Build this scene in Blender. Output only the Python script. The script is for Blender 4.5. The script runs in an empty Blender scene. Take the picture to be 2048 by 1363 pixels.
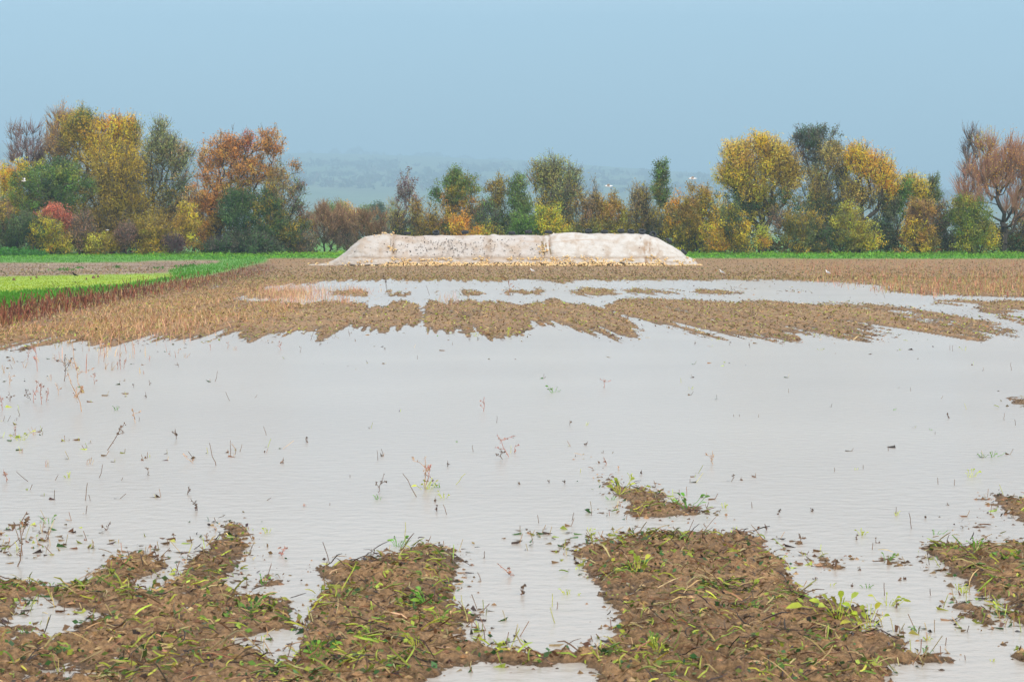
import bpy, math
import numpy as np
from mathutils import Vector, Matrix

# ------------------------------------------------------------------ camera, world, sun, exposure
sc = bpy.context.scene
COL = sc.collection
FP, CX, CY, HOR, CH = 4000.0, 1024.0, 681.5, 491.0, 2.2      # focal length in photo pixels, horizon row, eye height
PITCH = math.atan((CY - HOR) / FP)
cam_d = bpy.data.cameras.new('camera'); cam = bpy.data.objects.new('camera', cam_d); COL.objects.link(cam)
cam.location = (0, 0, CH); cam.rotation_euler = (math.pi / 2 - PITCH, 0, 0)
cam_d.sensor_width = 36; cam_d.lens = 36 * FP / 2048; cam_d.clip_start = 0.5; cam_d.clip_end = 30000
cam_d.dof.use_dof = True; cam_d.dof.focus_distance = 55; cam_d.dof.aperture_fstop = 13
sc.camera = cam
SUN_EL, SUN_AZ = math.radians(38), math.radians(155)        # behind the camera, to the right
w = bpy.data.worlds.new('World'); sc.world = w; w.use_nodes = True
nt = w.node_tree; nt.nodes.clear()
out = nt.nodes.new('ShaderNodeOutputWorld')
sky = nt.nodes.new('ShaderNodeTexSky'); sky.sky_type = 'NISHITA'; sky.sun_disc = False
sky.sun_elevation = SUN_EL; sky.sun_rotation = SUN_AZ; sky.dust_density = 3
b1 = nt.nodes.new('ShaderNodeBackground'); b1.inputs[1].default_value = 0.05
nt.links.new(sky.outputs[0], b1.inputs[0])
tc = nt.nodes.new('ShaderNodeTexCoord'); sep = nt.nodes.new('ShaderNodeSeparateXYZ')
nt.links.new(tc.outputs['Generated'], sep.inputs[0])
ramp = nt.nodes.new('ShaderNodeValToRGB'); cr = ramp.color_ramp; cr.interpolation = 'EASE'
for i, (p, c) in enumerate([(0.0, (.20, .32, .41)), (.11, (.205, .340, .445)), (.165, (.93, .95, .98)), (.6, (.96, .96, .97)), (1.0, (1.0, .98, .97))]):
    e = cr.elements[i] if i < 2 else cr.elements.new(p)
    e.position = p; e.color = (*c, 1)
nt.links.new(sep.outputs[2], ramp.inputs[0])
cn = nt.nodes.new('ShaderNodeTexNoise'); cn.inputs['Scale'].default_value = 2.2; cn.inputs['Detail'].default_value = 4
mpv = nt.nodes.new('ShaderNodeMapping'); mpv.inputs['Scale'].default_value = (1, 1, 3)
nt.links.new(tc.outputs['Generated'], mpv.inputs[0]); nt.links.new(mpv.outputs[0], cn.inputs['Vector'])
mr = nt.nodes.new('ShaderNodeMapRange'); mr.inputs[1].default_value = .25; mr.inputs[2].default_value = .75
mr.inputs[3].default_value = .93; mr.inputs[4].default_value = 1.07
nt.links.new(cn.outputs[0], mr.inputs[0])
vm = nt.nodes.new('ShaderNodeVectorMath'); vm.operation = 'SCALE'
nt.links.new(ramp.outputs[0], vm.inputs[0]); nt.links.new(mr.outputs[0], vm.inputs['Scale'])
b2 = nt.nodes.new('ShaderNodeBackground'); b2.inputs[1].default_value = 1.3
nt.links.new(vm.outputs[0], b2.inputs[0])
add = nt.nodes.new('ShaderNodeAddShader')
nt.links.new(b1.outputs[0], add.inputs[0]); nt.links.new(b2.outputs[0], add.inputs[1]); nt.links.new(add.outputs[0], out.inputs[0])
sd = bpy.data.lights.new('sun', 'SUN'); sd.energy = 1.5; sd.angle = math.radians(14); sd.color = (1, .93, .84)
so = bpy.data.objects.new('sun', sd); COL.objects.link(so)
so.rotation_euler = (math.pi / 2 - SUN_EL, 0, math.pi - SUN_AZ)   # lamp points away from the sky's sun direction
so.location = (40, -60, 60)
vs = sc.view_settings; vs.view_transform = 'Standard'; vs.look = 'None'; vs.exposure = 0.18; vs.gamma = 1
vs.use_curve_mapping = False
cy = sc.cycles
cy.use_denoising = True; cy.max_bounces = 6; cy.diffuse_bounces = 2; cy.glossy_bounces = 2; cy.transmission_bounces = 2
cy.volume_bounces = 0; cy.transparent_max_bounces = 4; cy.sample_clamp_indirect = 4; cy.caustics_reflective = False
HAZE_DENSITY = 0.00025; HAZE_COL = (.53, .80, .98)

rng = np.random.default_rng(7)
CP, SP = math.cos(PITCH), math.sin(PITCH)

# ------------------------------------------------------------------ projection helpers (photo pixel -> real place)
def ray(px, py):
    u = (np.asarray(px, float) - CX) / FP; v = -(np.asarray(py, float) - CY) / FP
    dy = CP + v * SP; dz = -SP + v * CP
    return u / dy, dz / dy                       # per metre of distance along Y
def proj(x, y, z):
    zz = z - CH
    zc = y * CP - zz * SP; yc = y * SP + zz * CP
    zc = np.maximum(zc, .5)
    return CX + FP * x / zc, CY - FP * yc / zc
def at(px, py, D):
    a, b = ray(px, py)
    return np.stack(np.broadcast_arrays(a * D, D, CH + b * D), -1)
PY = np.array([-200, 128, 150, 175, 200, 218, 235, 265, 300, 400, 900, 2200, 14000], float)
PZ = np.array([0, 0, .015, .05, .11, .32, .60, .95, 1.25, 1.7, 4, 12, 20], float)
def base_z(x, y):
    z = np.interp(y, PY, PZ)
    for d in (5, -5): z = z + np.interp(y + d, PY, PZ)
    return z / 3
def ground_at(px, py):
    a, b = ray(px, py)
    lo = np.full(np.shape(a), 5.0); hi = np.full(np.shape(a), 420.0)
    for _ in range(36):
        m = (lo + hi) / 2; f = CH + b * m - base_z(0, m)
        lo = np.where(f > 0, m, lo); hi = np.where(f > 0, hi, m)
    return a * lo, lo

# ------------------------------------------------------------------ noise
def _h(ix, iy, s):
    h = (ix.astype(np.int64) * 374761393 + iy.astype(np.int64) * 668265263 + s * 974634777) & 0xffffffff
    h = ((h ^ (h >> 13)) * 1274126177) & 0xffffffff
    return ((h ^ (h >> 16)) & 0xffff) / 65536.0 * 2 * np.pi
def noise(x, y, s=0):
    x = np.asarray(x, float); y = np.asarray(y, float)
    ix = np.floor(x); iy = np.floor(y); fx = x - ix; fy = y - iy
    ux = fx * fx * fx * (fx * (fx * 6 - 15) + 10); uy = fy * fy * fy * (fy * (fy * 6 - 15) + 10)
    def g(a, b):
        t = _h(ix + a, iy + b, s); return np.cos(t) * (fx - a) + np.sin(t) * (fy - b)
    return 1.4 * ((g(0, 0) * (1 - ux) + g(1, 0) * ux) * (1 - uy) + (g(0, 1) * (1 - ux) + g(1, 1) * ux) * uy)
def fbm(x, y, s, n=4, lac=2.1, gain=.5):
    r = 0; a = 1
    for k in range(n):
        r = r + a * noise(x, y, s + k * 17); x = x * lac; y = y * lac; a *= gain
    return r

# ------------------------------------------------------------------ where the mud stands out of the flood (traced outlines)
MX0, MX1, MSX, MY0, MY1 = -600, 2650, 2, 494, 1500
mgx = np.arange(MX0, MX1, MSX); mgy = np.arange(MY0, MY1)
def fill(arr, pts, val):
    pts = np.array(pts, float); y0 = max(MY0, int(pts[:, 1].min())); y1 = min(MY1, int(pts[:, 1].max()) + 2)
    X = mgx[None, :]; Y = mgy[y0 - MY0:y1 - MY0, None] + .5
    ins = np.zeros((Y.shape[0], X.shape[1]), bool); q = np.roll(pts, 1, 0)
    for (ax, ay), (bx, by) in zip(pts, q):
        if ay == by: continue
        c = ((ay > Y) != (by > Y)) & (X < (bx - ax) * (Y - ay) / (by - ay) + ax); ins ^= c
    sub = arr[y0 - MY0:y1 - MY0]; sub[ins] = val
def blur(a, sx, sy):
    def k(s):
        r = int(3 * s) + 1; t = np.arange(-r, r + 1); g = np.exp(-t * t / (2 * s * s)); return g / g.sum(), r
    for ax, s in ((1, sx), (0, sy)):
        g, r = k(s); p = np.pad(a, [(r, r) if i == ax else (0, 0) for i in (0, 1)], mode='edge'); o = np.zeros_like(a)
        for i, wgt in enumerate(g):
            o += wgt * (p[i:i + a.shape[0]] if ax == 0 else p[:, i:i + a.shape[1]])
        a = o
    return a
def samp(m, px, py):
    fx = np.clip((px - MX0) / MSX, 0, m.shape[1] - 1.001); fy = np.clip(py - MY0, 0, m.shape[0] - 1.001)
    ix = fx.astype(int); iy = fy.astype(int); fx = fx - ix; fy = fy - iy
    return (m[iy, ix] * (1 - fx) + m[iy, ix + 1] * fx) * (1 - fy) + (m[iy + 1, ix] * (1 - fx) + m[iy + 1, ix + 1] * fx) * fy
LAND = np.ones((len(mgy), len(mgx)), np.float32)
LAND2TOP = [(588, 615), (640, 604), (664, 604), (690, 606), (728, 600), (731, 611), (752, 617), (775, 608), (796, 599), (816, 602), (840, 617),
    (848, 612), (851, 607), (878, 602), (933, 600), (998, 603), (1056, 608), (1097, 600), (1130, 603), (1172, 610), (1205, 617), (1225, 606), (1255, 596),
    (1300, 599), (1352, 600), (1488, 602), (1683, 607), (1757, 611), (1830, 616), (1900, 625), (2048, 636), (2650, 668)]
fill(LAND, [(515, 577), (545, 572), (600, 570), (650, 563), (735, 560), (800, 562), (880, 560), (960, 561), (1060, 558), (1130, 567), (1145, 561),
    (1284, 561), (1464, 559), (1586, 562), (1732, 567), (1800, 573), (1757, 579), (1830, 588), (2048, 592), (2650, 612)] + LAND2TOP[::-1] + [(600, 606), (560, 604), (506, 602), (520, 598), (606, 589), (625, 583), (560, 581)], 0)
fill(LAND, [(437, 599), (470, 593), (500, 592), (540, 596), (500, 599)], 0)
fill(LAND, [(400, 577), (440, 573), (470, 574), (440, 577)], 0)
for x0, x1, y0, y1 in [(658, 746, 580, 593), (772, 824, 581, 591), (860, 881, 582, 589), (893, 906, 583, 588), (916, 974, 580, 591), (1005, 1100, 580, 589),
    (1138, 1243, 577, 590), (1245, 1375, 579, 588), (1379, 1505, 579, 587), (1550, 1640, 580, 584), (1860, 1990, 600, 607), (1945, 2300, 602, 622)]:
    xm = (x0 + x1) / 2
    fill(LAND, [(x0, (y0 + y1) / 2 - 1), (x0 * .7 + xm * .3, y0), (xm * .4 + x1 * .6, y0 + 1), (x1, y1 - 2), (xm, y1), (x0 * .8 + xm * .2, y1 - 1)], 1)
WB = [(-600, 790), (0, 700), (62, 689), (168, 677), (187, 692), (237, 683), (344, 667), (403, 680), (469, 664), (478, 668), (494, 680), (562, 664),
    (629, 661), (646, 672), (690, 652), (740, 658), (769, 666), (822, 655), (846, 640), (845, 612), (852, 612), (850, 640), (851, 655), (904, 656), (910, 646), (930, 661), (980, 671), (1027, 671),
    (1057, 663), (1054, 640), (1074, 649), (1113, 646), (1147, 658), (1196, 661), (1289, 678), (1260, 651), (1216, 619), (1226, 621), (1262, 637), (1391, 663), (1489, 670), (1596, 685),
    (1610, 676), (1540, 655), (1479, 639), (1537, 650), (1674, 673), (1810, 675), (1740, 660), (1649, 644), (1700, 647), (1781, 652), (1890, 664), (1966, 675), (1985, 668), (1880, 645), (1757, 619), (1800, 622), (2039, 672), (2060, 668),
    (1960, 640), (1854, 617), (1900, 626), (2060, 640), (2650, 680), (2650, 1490), (-600, 1490)]
fill(LAND, WB, 0)
fill(LAND, [(1880, 612), (1990, 628), (2060, 650), (2400, 690), (2400, 684), (2060, 640), (1990, 622)], 1)
FG = [
 [(-600, 1120), (-200, 1150), (0, 1163), (82, 1171), (137, 1181), (164, 1161), (212, 1137), (232, 1120), (250, 1112), (273, 1103), (310, 1104), (325, 1135), (290, 1150), (273, 1164), (280, 1188), (314, 1185),
  (355, 1157), (362, 1147), (386, 1113), (420, 1089), (441, 1068), (444, 1041), (478, 1044), (496, 1065), (502, 1096), (478, 1137), (455, 1150), (458, 1185), (470, 1195), (520, 1185), (578, 1200), (585, 1232), (581, 1256), (513, 1273),
  (458, 1273), (465, 1294), (533, 1301), (547, 1328), (590, 1330), (606, 1300), (600, 1293), (606, 1278), (615, 1252), (623, 1217), (635, 1199), (659, 1158), (612, 1146), (629, 1132), (688, 1123), (732, 1114), (764, 1117), (799, 1105), (834, 1088), (872, 1085), (908, 1097), (943, 1114), (922, 1123),
  (934, 1152), (908, 1164), (925, 1182), (896, 1199), (952, 1214), (969, 1220), (946, 1243), (940, 1264), (946, 1281), (993, 1290), (1004, 1299), (1069, 1308), (1100, 1303), (1157, 1302), (1170, 1318), (1090, 1332), (1034, 1338), (966, 1325), (878, 1340), (849, 1363), (830, 1400), (820, 1500), (-600, 1500)],
 [(1100, 1308), (1165, 1301), (1219, 1284), (1216, 1253), (1219, 1226), (1212, 1199), (1195, 1192), (1202, 1172), (1168, 1151), (1168, 1124), (1151, 1107), (1178, 1080), (1263, 1073), (1304, 1056), (1365, 1066), (1474, 1066), (1521, 1077),
  (1535, 1090), (1542, 1104), (1582, 1131), (1576, 1151), (1603, 1179), (1630, 1199), (1678, 1206), (1700, 1223), (1738, 1240), (1721, 1264), (1806, 1270), (1823, 1284), (1806, 1301), (1823, 1321), (1772, 1338), (1765, 1363), (1790, 1500), (1230, 1500), (1192, 1359), (1161, 1318)],
 [(1840, 1080), (1880, 1080), (1928, 1097), (1976, 1094), (2048, 1083), (2400, 1070), (2400, 1330), (2200, 1290), (2048, 1253), (2003, 1233), (2010, 1199), (1969, 1202), (1948, 1189), (1935, 1165), (1897, 1145), (1870, 1121)],
 [(1908, 1204), (1942, 1204), (1969, 1222), (1993, 1247), (1986, 1267), (1948, 1247), (1918, 1233)],
 [(1942, 990), (2010, 990), (2048, 1000), (2400, 1040), (2400, 1060), (2048, 1050), (2016, 1029), (1982, 1012)],
 [(1192, 951), (1236, 951), (1246, 971), (1304, 975), (1338, 992), (1338, 1002), (1304, 1005), (1351, 1009), (1392, 1015), (1433, 1029), (1433, 1036), (1338, 1036), (1263, 1034), (1246, 1019), (1270, 1005), (1229, 988), (1212, 968)],
 [(1182, 1017), (1200, 1014), (1219, 1020), (1215, 1030), (1190, 1029)], [(1180, 905), (1186, 903), (1200, 945), (1192, 948)],
 [(1988, 795), (2048, 797), (2300, 806), (2300, 818), (2048, 810), (2010, 803)],
 [(1921, 1046), (1945, 1044), (1975, 1058), (1960, 1064)], [(1938, 1072), (1975, 1068), (2012, 1071), (2000, 1079), (1950, 1078)],
 [(1755, 1124), (1765, 1112), (1800, 1110), (1842, 1130), (1830, 1139), (1790, 1130)], [(1609, 1112), (1640, 1107), (1675, 1125), (1690, 1142), (1660, 1146), (1630, 1128)],
 [(1673, 1119), (1690, 1113), (1734, 1112), (1712, 1124)], [(1541, 1074), (1565, 1076), (1562, 1086), (1544, 1084)], [(1704, 1215), (1738, 1216), (1735, 1232), (1712, 1232)],
 [(1986, 1285), (2027, 1283), (2025, 1296), (1992, 1294)], [(2027, 1306), (2100, 1300), (2300, 1310), (2300, 1340), (2040, 1326)], [(1823, 1314), (1890, 1312), (1942, 1320), (1900, 1330), (1840, 1328)],
 [(499, 1165), (520, 1147), (560, 1147), (578, 1160), (570, 1176), (510, 1174)], [(505, 1113), (574, 1112), (574, 1119), (520, 1119)],
 [(1712, 1118), (1735, 1112), (1738, 1124), (1718, 1128)], [(1880, 1040), (1915, 1038), (1905, 1046)], [(1570, 1086), (1600, 1076), (1622, 1082), (1606, 1092)],
]
for p in FG: fill(LAND, p, 1)
for p in ([(0, 1236), (34, 1239), (31, 1212), (79, 1195), (120, 1205), (116, 1219), (212, 1222), (219, 1239), (137, 1246), (147, 1260), (113, 1277), (82, 1270), (68, 1249), (0, 1260)],
          [(210, 1300), (240, 1312), (222, 1322)], [(90, 1340), (150, 1338), (200, 1345), (140, 1360)]):
    fill(LAND, p, 0)
M0 = blur(LAND, 2.5, 2.2); M0b = blur(LAND, 4, 5); M3 = blur(LAND, 22, 11); M1 = blur(LAND, 3.0, 2.0); M2 = blur(LAND, 12, 8)
# vegetation and soil zones beyond the flood
GREEN = np.zeros_like(LAND); LIME = np.zeros_like(LAND); DRY = np.zeros_like(LAND); RED = np.zeros_like(LAND); TAN = np.zeros_like(LAND)
BOUND = [(-600, 730), (-200, 662), (0, 628), (60, 611), (102, 602), (172, 595), (320, 569), (406, 556), (470, 541), (516, 529), (531, 526)]
fill(GREEN, [(-600, 494)] + BOUND + [(537, 518), (2650, 519), (2650, 494)], 1)
fill(LIME, [(-600, 560), (0, 555), (281, 550), (350, 549), (345, 557), (250, 574), (130, 583), (0, 592), (-600, 650)], 1)
DRYP = [(-600, 527), (0, 528), (140, 528), (265, 527), (312, 524), (437, 523), (437, 527), (375, 534), (337, 542), (334, 549), (281, 550), (0, 556), (-600, 562)]
fill(DRY, DRYP, 1); fill(GREEN, DRYP, 0)
fill(RED, BOUND + [(545, 528), (540, 545), (480, 562), (406, 578), (320, 592), (172, 622), (102, 636), (0, 662), (-600, 780)], 1)
fill(TAN, [(-600, 760), (-100, 680), (0, 660), (150, 625), (320, 592), (420, 572), (540, 560), (660, 572), (620, 612), (560, 640), (470, 670), (340, 668), (-600, 790)], 1)
fill(TAN, [(1560, 520), (2650, 522), (2650, 600), (1800, 592), (1600, 558)], .8)
GREENb, LIMEb, DRYb, REDb, TANb = blur(GREEN, 2, 1), blur(LIME, 5, 3), blur(DRY, 4, 1.2), blur(RED, 10, 3), blur(TAN, 14, 5)
VPX = (850 - 1024) / 4000.0                        # the crop rows run towards this bearing
def height(x, y):
    bz = base_z(x, y); px, py = proj(x, y, bz)
    r = x - VPX * y                                # distance across the rows
    near = np.clip((45 - y) / 25, 0, 1)
    wx = 9 * near + 14 * (1 - near)
    jx = px + wx * noise(r * 2.2, y * .5, 3) + (4 + 15 * near) * noise(r * 6, y * 4, 4) + 9 * near * noise(r * 16, y * 13, 7)
    jy = py + (5 * near + 2.2) * noise(r * 1.5, y * .3, 5) + (2 + 6 * near) * noise(r * 4, y * 5, 6) + 4 * near * noise(r * 12, y * 15, 8)
    rw = 1.5 * (np.abs(noise(r / .50, y * .022, 34)) - .28) + 1.1 * (np.abs(noise(r / .17, y * .045, 35)) - .28) + .5 * noise(r / 1.6, y * .02, 36); kb = np.clip((py - 625) / 25, 0, 1)
    jy = jy + (1 - near) * (6 + 13 * kb) * rw
    m1 = samp(M1, jx, jy); m2 = samp(M2, px, py); nn_ = near[...] if np.ndim(near) else near
    m1 = m1 * nn_ + (samp(M0, jx, jy) * (1 - kb) + samp(M0b, jx, jy) * kb) * (1 - nn_); m2 = m2 * (.35 + .65 * nn_) + m1 * (.65 - .65 * nn_); m3 = samp(M3, px, py)
    g = samp(GREENb, px, py)
    far_ = 1 - nn_
    h = (.034 + .030 * far_) * (m1 - .5) + (.040 * (m3 - .5) - .010) * nn_ + .022 * (m2 - .5) * far_
    row = np.sin(r * 2 * np.pi / .46 + 1.2 * noise(x * .15, y * .05, 31)); row2 = noise(r / .46, y * .035, 32)
    h = h + far_ * (.008 * row + (.018 + .012 * np.clip((py - 596) / 10, 0, 1) * np.clip((700 - py) / 20, 0, 1)) * row2) * np.clip((240 - y) / 60, 0, 1)
    h = h + (.018 + .006 * (1 - near)) * noise(r * 1.9, y * .16, 11) * (.3 + .7 * m2)        # ruts along the rows
    c1 = np.abs(noise(x * 3.1, y * 2.6, 21)); c2 = np.abs(noise(x * 7.7 + c1, y * 6.5, 22)); c3 = np.abs(noise(x * 17 + c2, y * 15, 23)); c4 = noise(x * 38, y * 34, 24)
    rough = 1 + .6 * noise(x * 1.1, y * .7, 25)
    clod = ((1.6 * c1 - .4) * .026 + (1.6 * c2 - .4) * .034 * rough + (1.6 * c3 - .4) * .022 * rough + c4 * .008)
    fade = np.clip((400 - y) / 200, 0, 1)
    h = h + clod * (.30 + .70 * m2) * (1 - .75 * g) * fade
    h = h + .06 * g + .05 * samp(DRYb, px, py)
    return bz + h, px, py, m1, m2

# ------------------------------------------------------------------ mesh helpers
def mesh_from(name, V, F, C=None, uv=None, smooth=False):
    V = np.ascontiguousarray(V, np.float32).reshape(-1, 3); me = bpy.data.meshes.new(name)
    me.vertices.add(len(V)); me.vertices.foreach_set('co', V.ravel())
    if not isinstance(F, (list, tuple)): F = [F]
    F = [np.asarray(f, np.int32) for f in F if len(f)]
    idx = np.concatenate([f.ravel() for f in F]); tot = np.concatenate([np.full(len(f), f.shape[1], np.int32) for f in F])
    st = np.concatenate([[0], np.cumsum(tot)[:-1]]).astype(np.int32)
    me.loops.add(len(idx)); me.loops.foreach_set('vertex_index', idx)
    me.polygons.add(len(tot)); me.polygons.foreach_set('loop_start', st); me.polygons.foreach_set('loop_total', tot)
    me.polygons.foreach_set('use_smooth', np.full(len(tot), smooth))
    if C is not None:
        C = np.asarray(C, np.float32).reshape(-1, 3); a = me.color_attributes.new('Col', 'FLOAT_COLOR', 'POINT')
        a.data.foreach_set('color', np.concatenate([C, np.ones((len(C), 1), np.float32)], 1).ravel())
    me.update(calc_edges=True); me.validate(clean_customdata=False); return me
def link(name, me, mat=None, parent=None, loc=None):
    o = bpy.data.objects.new(name, me); COL.objects.link(o)
    if mat is not None and me is not None and not me.materials: me.materials.append(mat)
    if parent is not None: o.parent = parent
    if loc is not None: o.location = loc
    return o
def tag(o, label=None, cat=None, group=None, kind=None):
    for k, v in (('label', label), ('category', cat), ('group', group), ('kind', kind)):
        if v: o[k] = v
    return o
def empty(name, loc, label=None, cat=None, group=None):
    o = bpy.data.objects.new(name, None); COL.objects.link(o); o.location = loc; o.empty_display_size = .2
    return tag(o, label, cat, group)
def grid_faces(nr, nc, off=0, wrap=False):
    i = np.arange(nr - 1)[:, None]; j = np.arange(nc if wrap else nc - 1)[None, :]; j2 = (j + 1) % nc
    return np.stack([i * nc + j, i * nc + j2, (i + 1) * nc + j2, (i + 1) * nc + j], -1).reshape(-1, 4) + off
def tubes(P, R, C, sides=3):
    """P N,K,3 paths; R N,K radii; C N,3 or N,K,3 -> verts, quads, colours"""
    N, K, _ = P.shape
    T = np.gradient(P, axis=1); T /= np.linalg.norm(T, axis=2, keepdims=True) + 1e-9
    up = np.tile(np.array([.31, .17, .93]), (N, 1)); side = np.abs(T[:, K // 2, 2]) > .7; up[side] = (.9, .4, .1)
    A = np.cross(T, up[:, None, :]); A /= np.linalg.norm(A, axis=2, keepdims=True) + 1e-9; B = np.cross(T, A)
    th = np.arange(sides) * 2 * np.pi / sides
    V = P[:, :, None] + R[:, :, None, None] * (A[:, :, None] * np.cos(th)[:, None] + B[:, :, None] * np.sin(th)[:, None])
    base = grid_faces(K, sides, wrap=True); F = (base[None] + (np.arange(N) * K * sides)[:, None, None]).reshape(-1, 4)
    C = np.asarray(C); C = np.broadcast_to(C[:, None, :], (N, K, 3)) if C.ndim == 2 else C
    return V.reshape(-1, 3), F, np.repeat(C.reshape(-1, 3), sides, 0)
def ribbons(P, W, S, C):
    """flat strips: P N,K,3; W N,K half width; S N,3 width direction"""
    N, K, _ = P.shape
    V = np.stack([P - W[..., None] * S[:, None], P + W[..., None] * S[:, None]], 2)
    base = grid_faces(K, 2); F = (base[None] + (np.arange(N) * K * 2)[:, None, None]).reshape(-1, 4)
    C = np.asarray(C); C = np.broadcast_to(C[:, None, :], (N, K, 3)) if C.ndim == 2 else C
    return V.reshape(-1, 3), F, np.repeat(C.reshape(-1, 3), 2, 0)
def leaves(P, size, C, r, flat=0.0, elong=1.5, tri=True):
    n = len(P); d = r.normal(size=(n, 3)); d[:, 2] *= 1 - flat; d /= np.linalg.norm(d, axis=1, keepdims=True)
    e = np.cross(d, r.normal(size=(n, 3))); e /= np.linalg.norm(e, axis=1, keepdims=True); size = np.asarray(size).reshape(-1, 1)
    if tri:
        V = np.stack([P - d * size * .5 * elong - e * size * .32, P - d * size * .35 * elong + e * size * .42, P + d * size * .62 * elong], 1).reshape(-1, 3)
        return V, np.arange(n * 3).reshape(-1, 3), np.repeat(C, 3, 0)
    V = np.stack([P - d * size * .5 * elong, P + e * size * .42, P + d * size * .5 * elong, P - e * size * .42], 1).reshape(-1, 3)
    F = np.arange(n * 4).reshape(-1, 4); return V, F, np.repeat(C, 4, 0)
class MB:
    def __init__(s): s.V, s.F, s.C, s.n = [], [], [], 0
    def add(s, V, F, C):
        s.V.append(V); s.F.append(F + s.n); s.C.append(C); s.n += len(V); return s
    def mesh(s, name, smooth=False):
        q = [f for f in s.F if f.shape[1] == 4]; t = [f for f in s.F if f.shape[1] == 3]
        return mesh_from(name, np.concatenate(s.V), ([np.concatenate(q)] if q else []) + ([np.concatenate(t)] if t else []), np.concatenate(s.C), smooth=smooth)
def pick(cols, n, r, jit=.18):
    cols = np.asarray(cols, float); c = cols[r.integers(0, len(cols), n)]
    return np.clip(c * np.exp(r.normal(0, jit, (n, 1))) * np.exp(r.normal(0, jit * .35, (n, 3))), 0, .95)

# ------------------------------------------------------------------ materials
def new_mat(name):
    m = bpy.data.materials.new(name); m.use_nodes = True; t = m.node_tree; p = t.nodes['Principled BSDF']; return m, t, p
def N(t, kind, **kw):
    n = t.nodes.new(kind)
    for k, v in kw.items():
        if k.startswith('i_'):
            key = k[2:]; n.inputs[int(key) if key.isdigit() else key].default_value = v
        else: setattr(n, k, v)
    return n
def col_mat(name, rough=.7, spec=.3, var=.25, scale=3.0, trans=0.0, detail=3):
    m, t, p = new_mat(name)
    a = N(t, 'ShaderNodeVertexColor', layer_name='Col'); g = N(t, 'ShaderNodeNewGeometry')
    nz = N(t, 'ShaderNodeTexNoise'); nz.inputs['Scale'].default_value = scale; nz.inputs['Detail'].default_value = detail
    t.links.new(g.outputs['Position'], nz.inputs['Vector'])
    mrg = N(t, 'ShaderNodeMapRange'); mrg.inputs[1].default_value = .3; mrg.inputs[2].default_value = .7
    mrg.inputs[3].default_value = 1 - var; mrg.inputs[4].default_value = 1 + var; t.links.new(nz.outputs[0], mrg.inputs[0])
    s = N(t, 'ShaderNodeVectorMath', operation='SCALE'); t.links.new(a.outputs[0], s.inputs[0]); t.links.new(mrg.outputs[0], s.inputs['Scale'])
    t.links.new(s.outputs[0], p.inputs['Base Color']); p.inputs['Roughness'].default_value = rough; p.inputs['Specular IOR Level'].default_value = spec
    if trans:
        o = t.nodes['Material Output']; tr = N(t, 'ShaderNodeBsdfTranslucent'); mx = N(t, 'ShaderNodeMixShader'); mx.inputs[0].default_value = trans
        t.links.new(s.outputs[0], tr.inputs[0]); t.links.new(p.outputs[0], mx.inputs[1]); t.links.new(tr.outputs[0], mx.inputs[2]); t.links.new(mx.outputs[0], o.inputs[0])
    return m
M_leaf = col_mat('leaf', .7, .15, .28, .8, .34)
M_bark = col_mat('bark', .9, .15, .3, 6)
M_litter = col_mat('litter', .5, .22, .3, 14, .15)
M_stalk = col_mat('dead_stalk', .7, .25, .3, 40)
M_grass = col_mat('grass_blade', .6, .25, .25, .35, .3)
M_beet = col_mat('beet_skin', .6, .3, .3, 12)
M_rubber = col_mat('rubber', .62, .35, .2, 8)
M_feather = col_mat('feather', .75, .2, .06, 20)
M_far = col_mat('far_land', .9, .1, .25, .01)
# soil
M_soil, t, p = new_mat('wet_soil')
a = N(t, 'ShaderNodeVertexColor', layer_name='Col'); g = N(t, 'ShaderNodeNewGeometry')
n1 = N(t, 'ShaderNodeTexNoise'); n1.inputs['Scale'].default_value = 34; n1.inputs['Detail'].default_value = 6; n1.inputs['Roughness'].default_value = .7
n2 = N(t, 'ShaderNodeTexNoise'); n2.inputs['Scale'].default_value = 1.4; n2.inputs['Detail'].default_value = 6; n2.inputs['Roughness'].default_value = .65
n4 = N(t, 'ShaderNodeTexNoise'); n4.inputs['Scale'].default_value = .22; n4.inputs['Detail'].default_value = 5; n4.inputs['Roughness'].default_value = .6
for q in (n1, n2, n4): t.links.new(g.outputs['Position'], q.inputs['Vector'])
def mrange(t, src, a0, a1, b0, b1):
    m = N(t, 'ShaderNodeMapRange'); m.inputs[1].default_value = a0; m.inputs[2].default_value = a1; m.inputs[3].default_value = b0; m.inputs[4].default_value = b1
    t.links.new(src, m.inputs[0]); return m.outputs[0]
mu = N(t, 'ShaderNodeMath', operation='MULTIPLY'); t.links.new(mrange(t, n1.outputs[0], .32, .68, .42, 1.5), mu.inputs[0]); t.links.new(mrange(t, n2.outputs[0], .3, .7, .68, 1.28), mu.inputs[1])  # wet tones, plus the shade between clods put into the colour
mu2 = N(t, 'ShaderNodeMath', operation='MULTIPLY'); t.links.new(mu.outputs[0], mu2.inputs[0]); t.links.new(mrange(t, n4.outputs[0], .3, .7, .85, 1.15), mu2.inputs[1])
s = N(t, 'ShaderNodeVectorMath', operation='SCALE'); t.links.new(a.outputs[0], s.inputs[0]); t.links.new(mu2.outputs[0], s.inputs['Scale']); t.links.new(s.outputs[0], p.inputs['Base Color'])
t.links.new(mrange(t, n2.outputs[0], .35, .65, .6, .85), p.inputs['Roughness']); p.inputs['Specular IOR Level'].default_value = .22
bp = N(t, 'ShaderNodeBump'); bp.inputs['Strength'].default_value = 1.0; bp.inputs['Distance'].default_value = .022; t.links.new(n1.outputs[0], bp.inputs['Height']); t.links.new(bp.outputs[0], p.inputs['Normal'])
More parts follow.
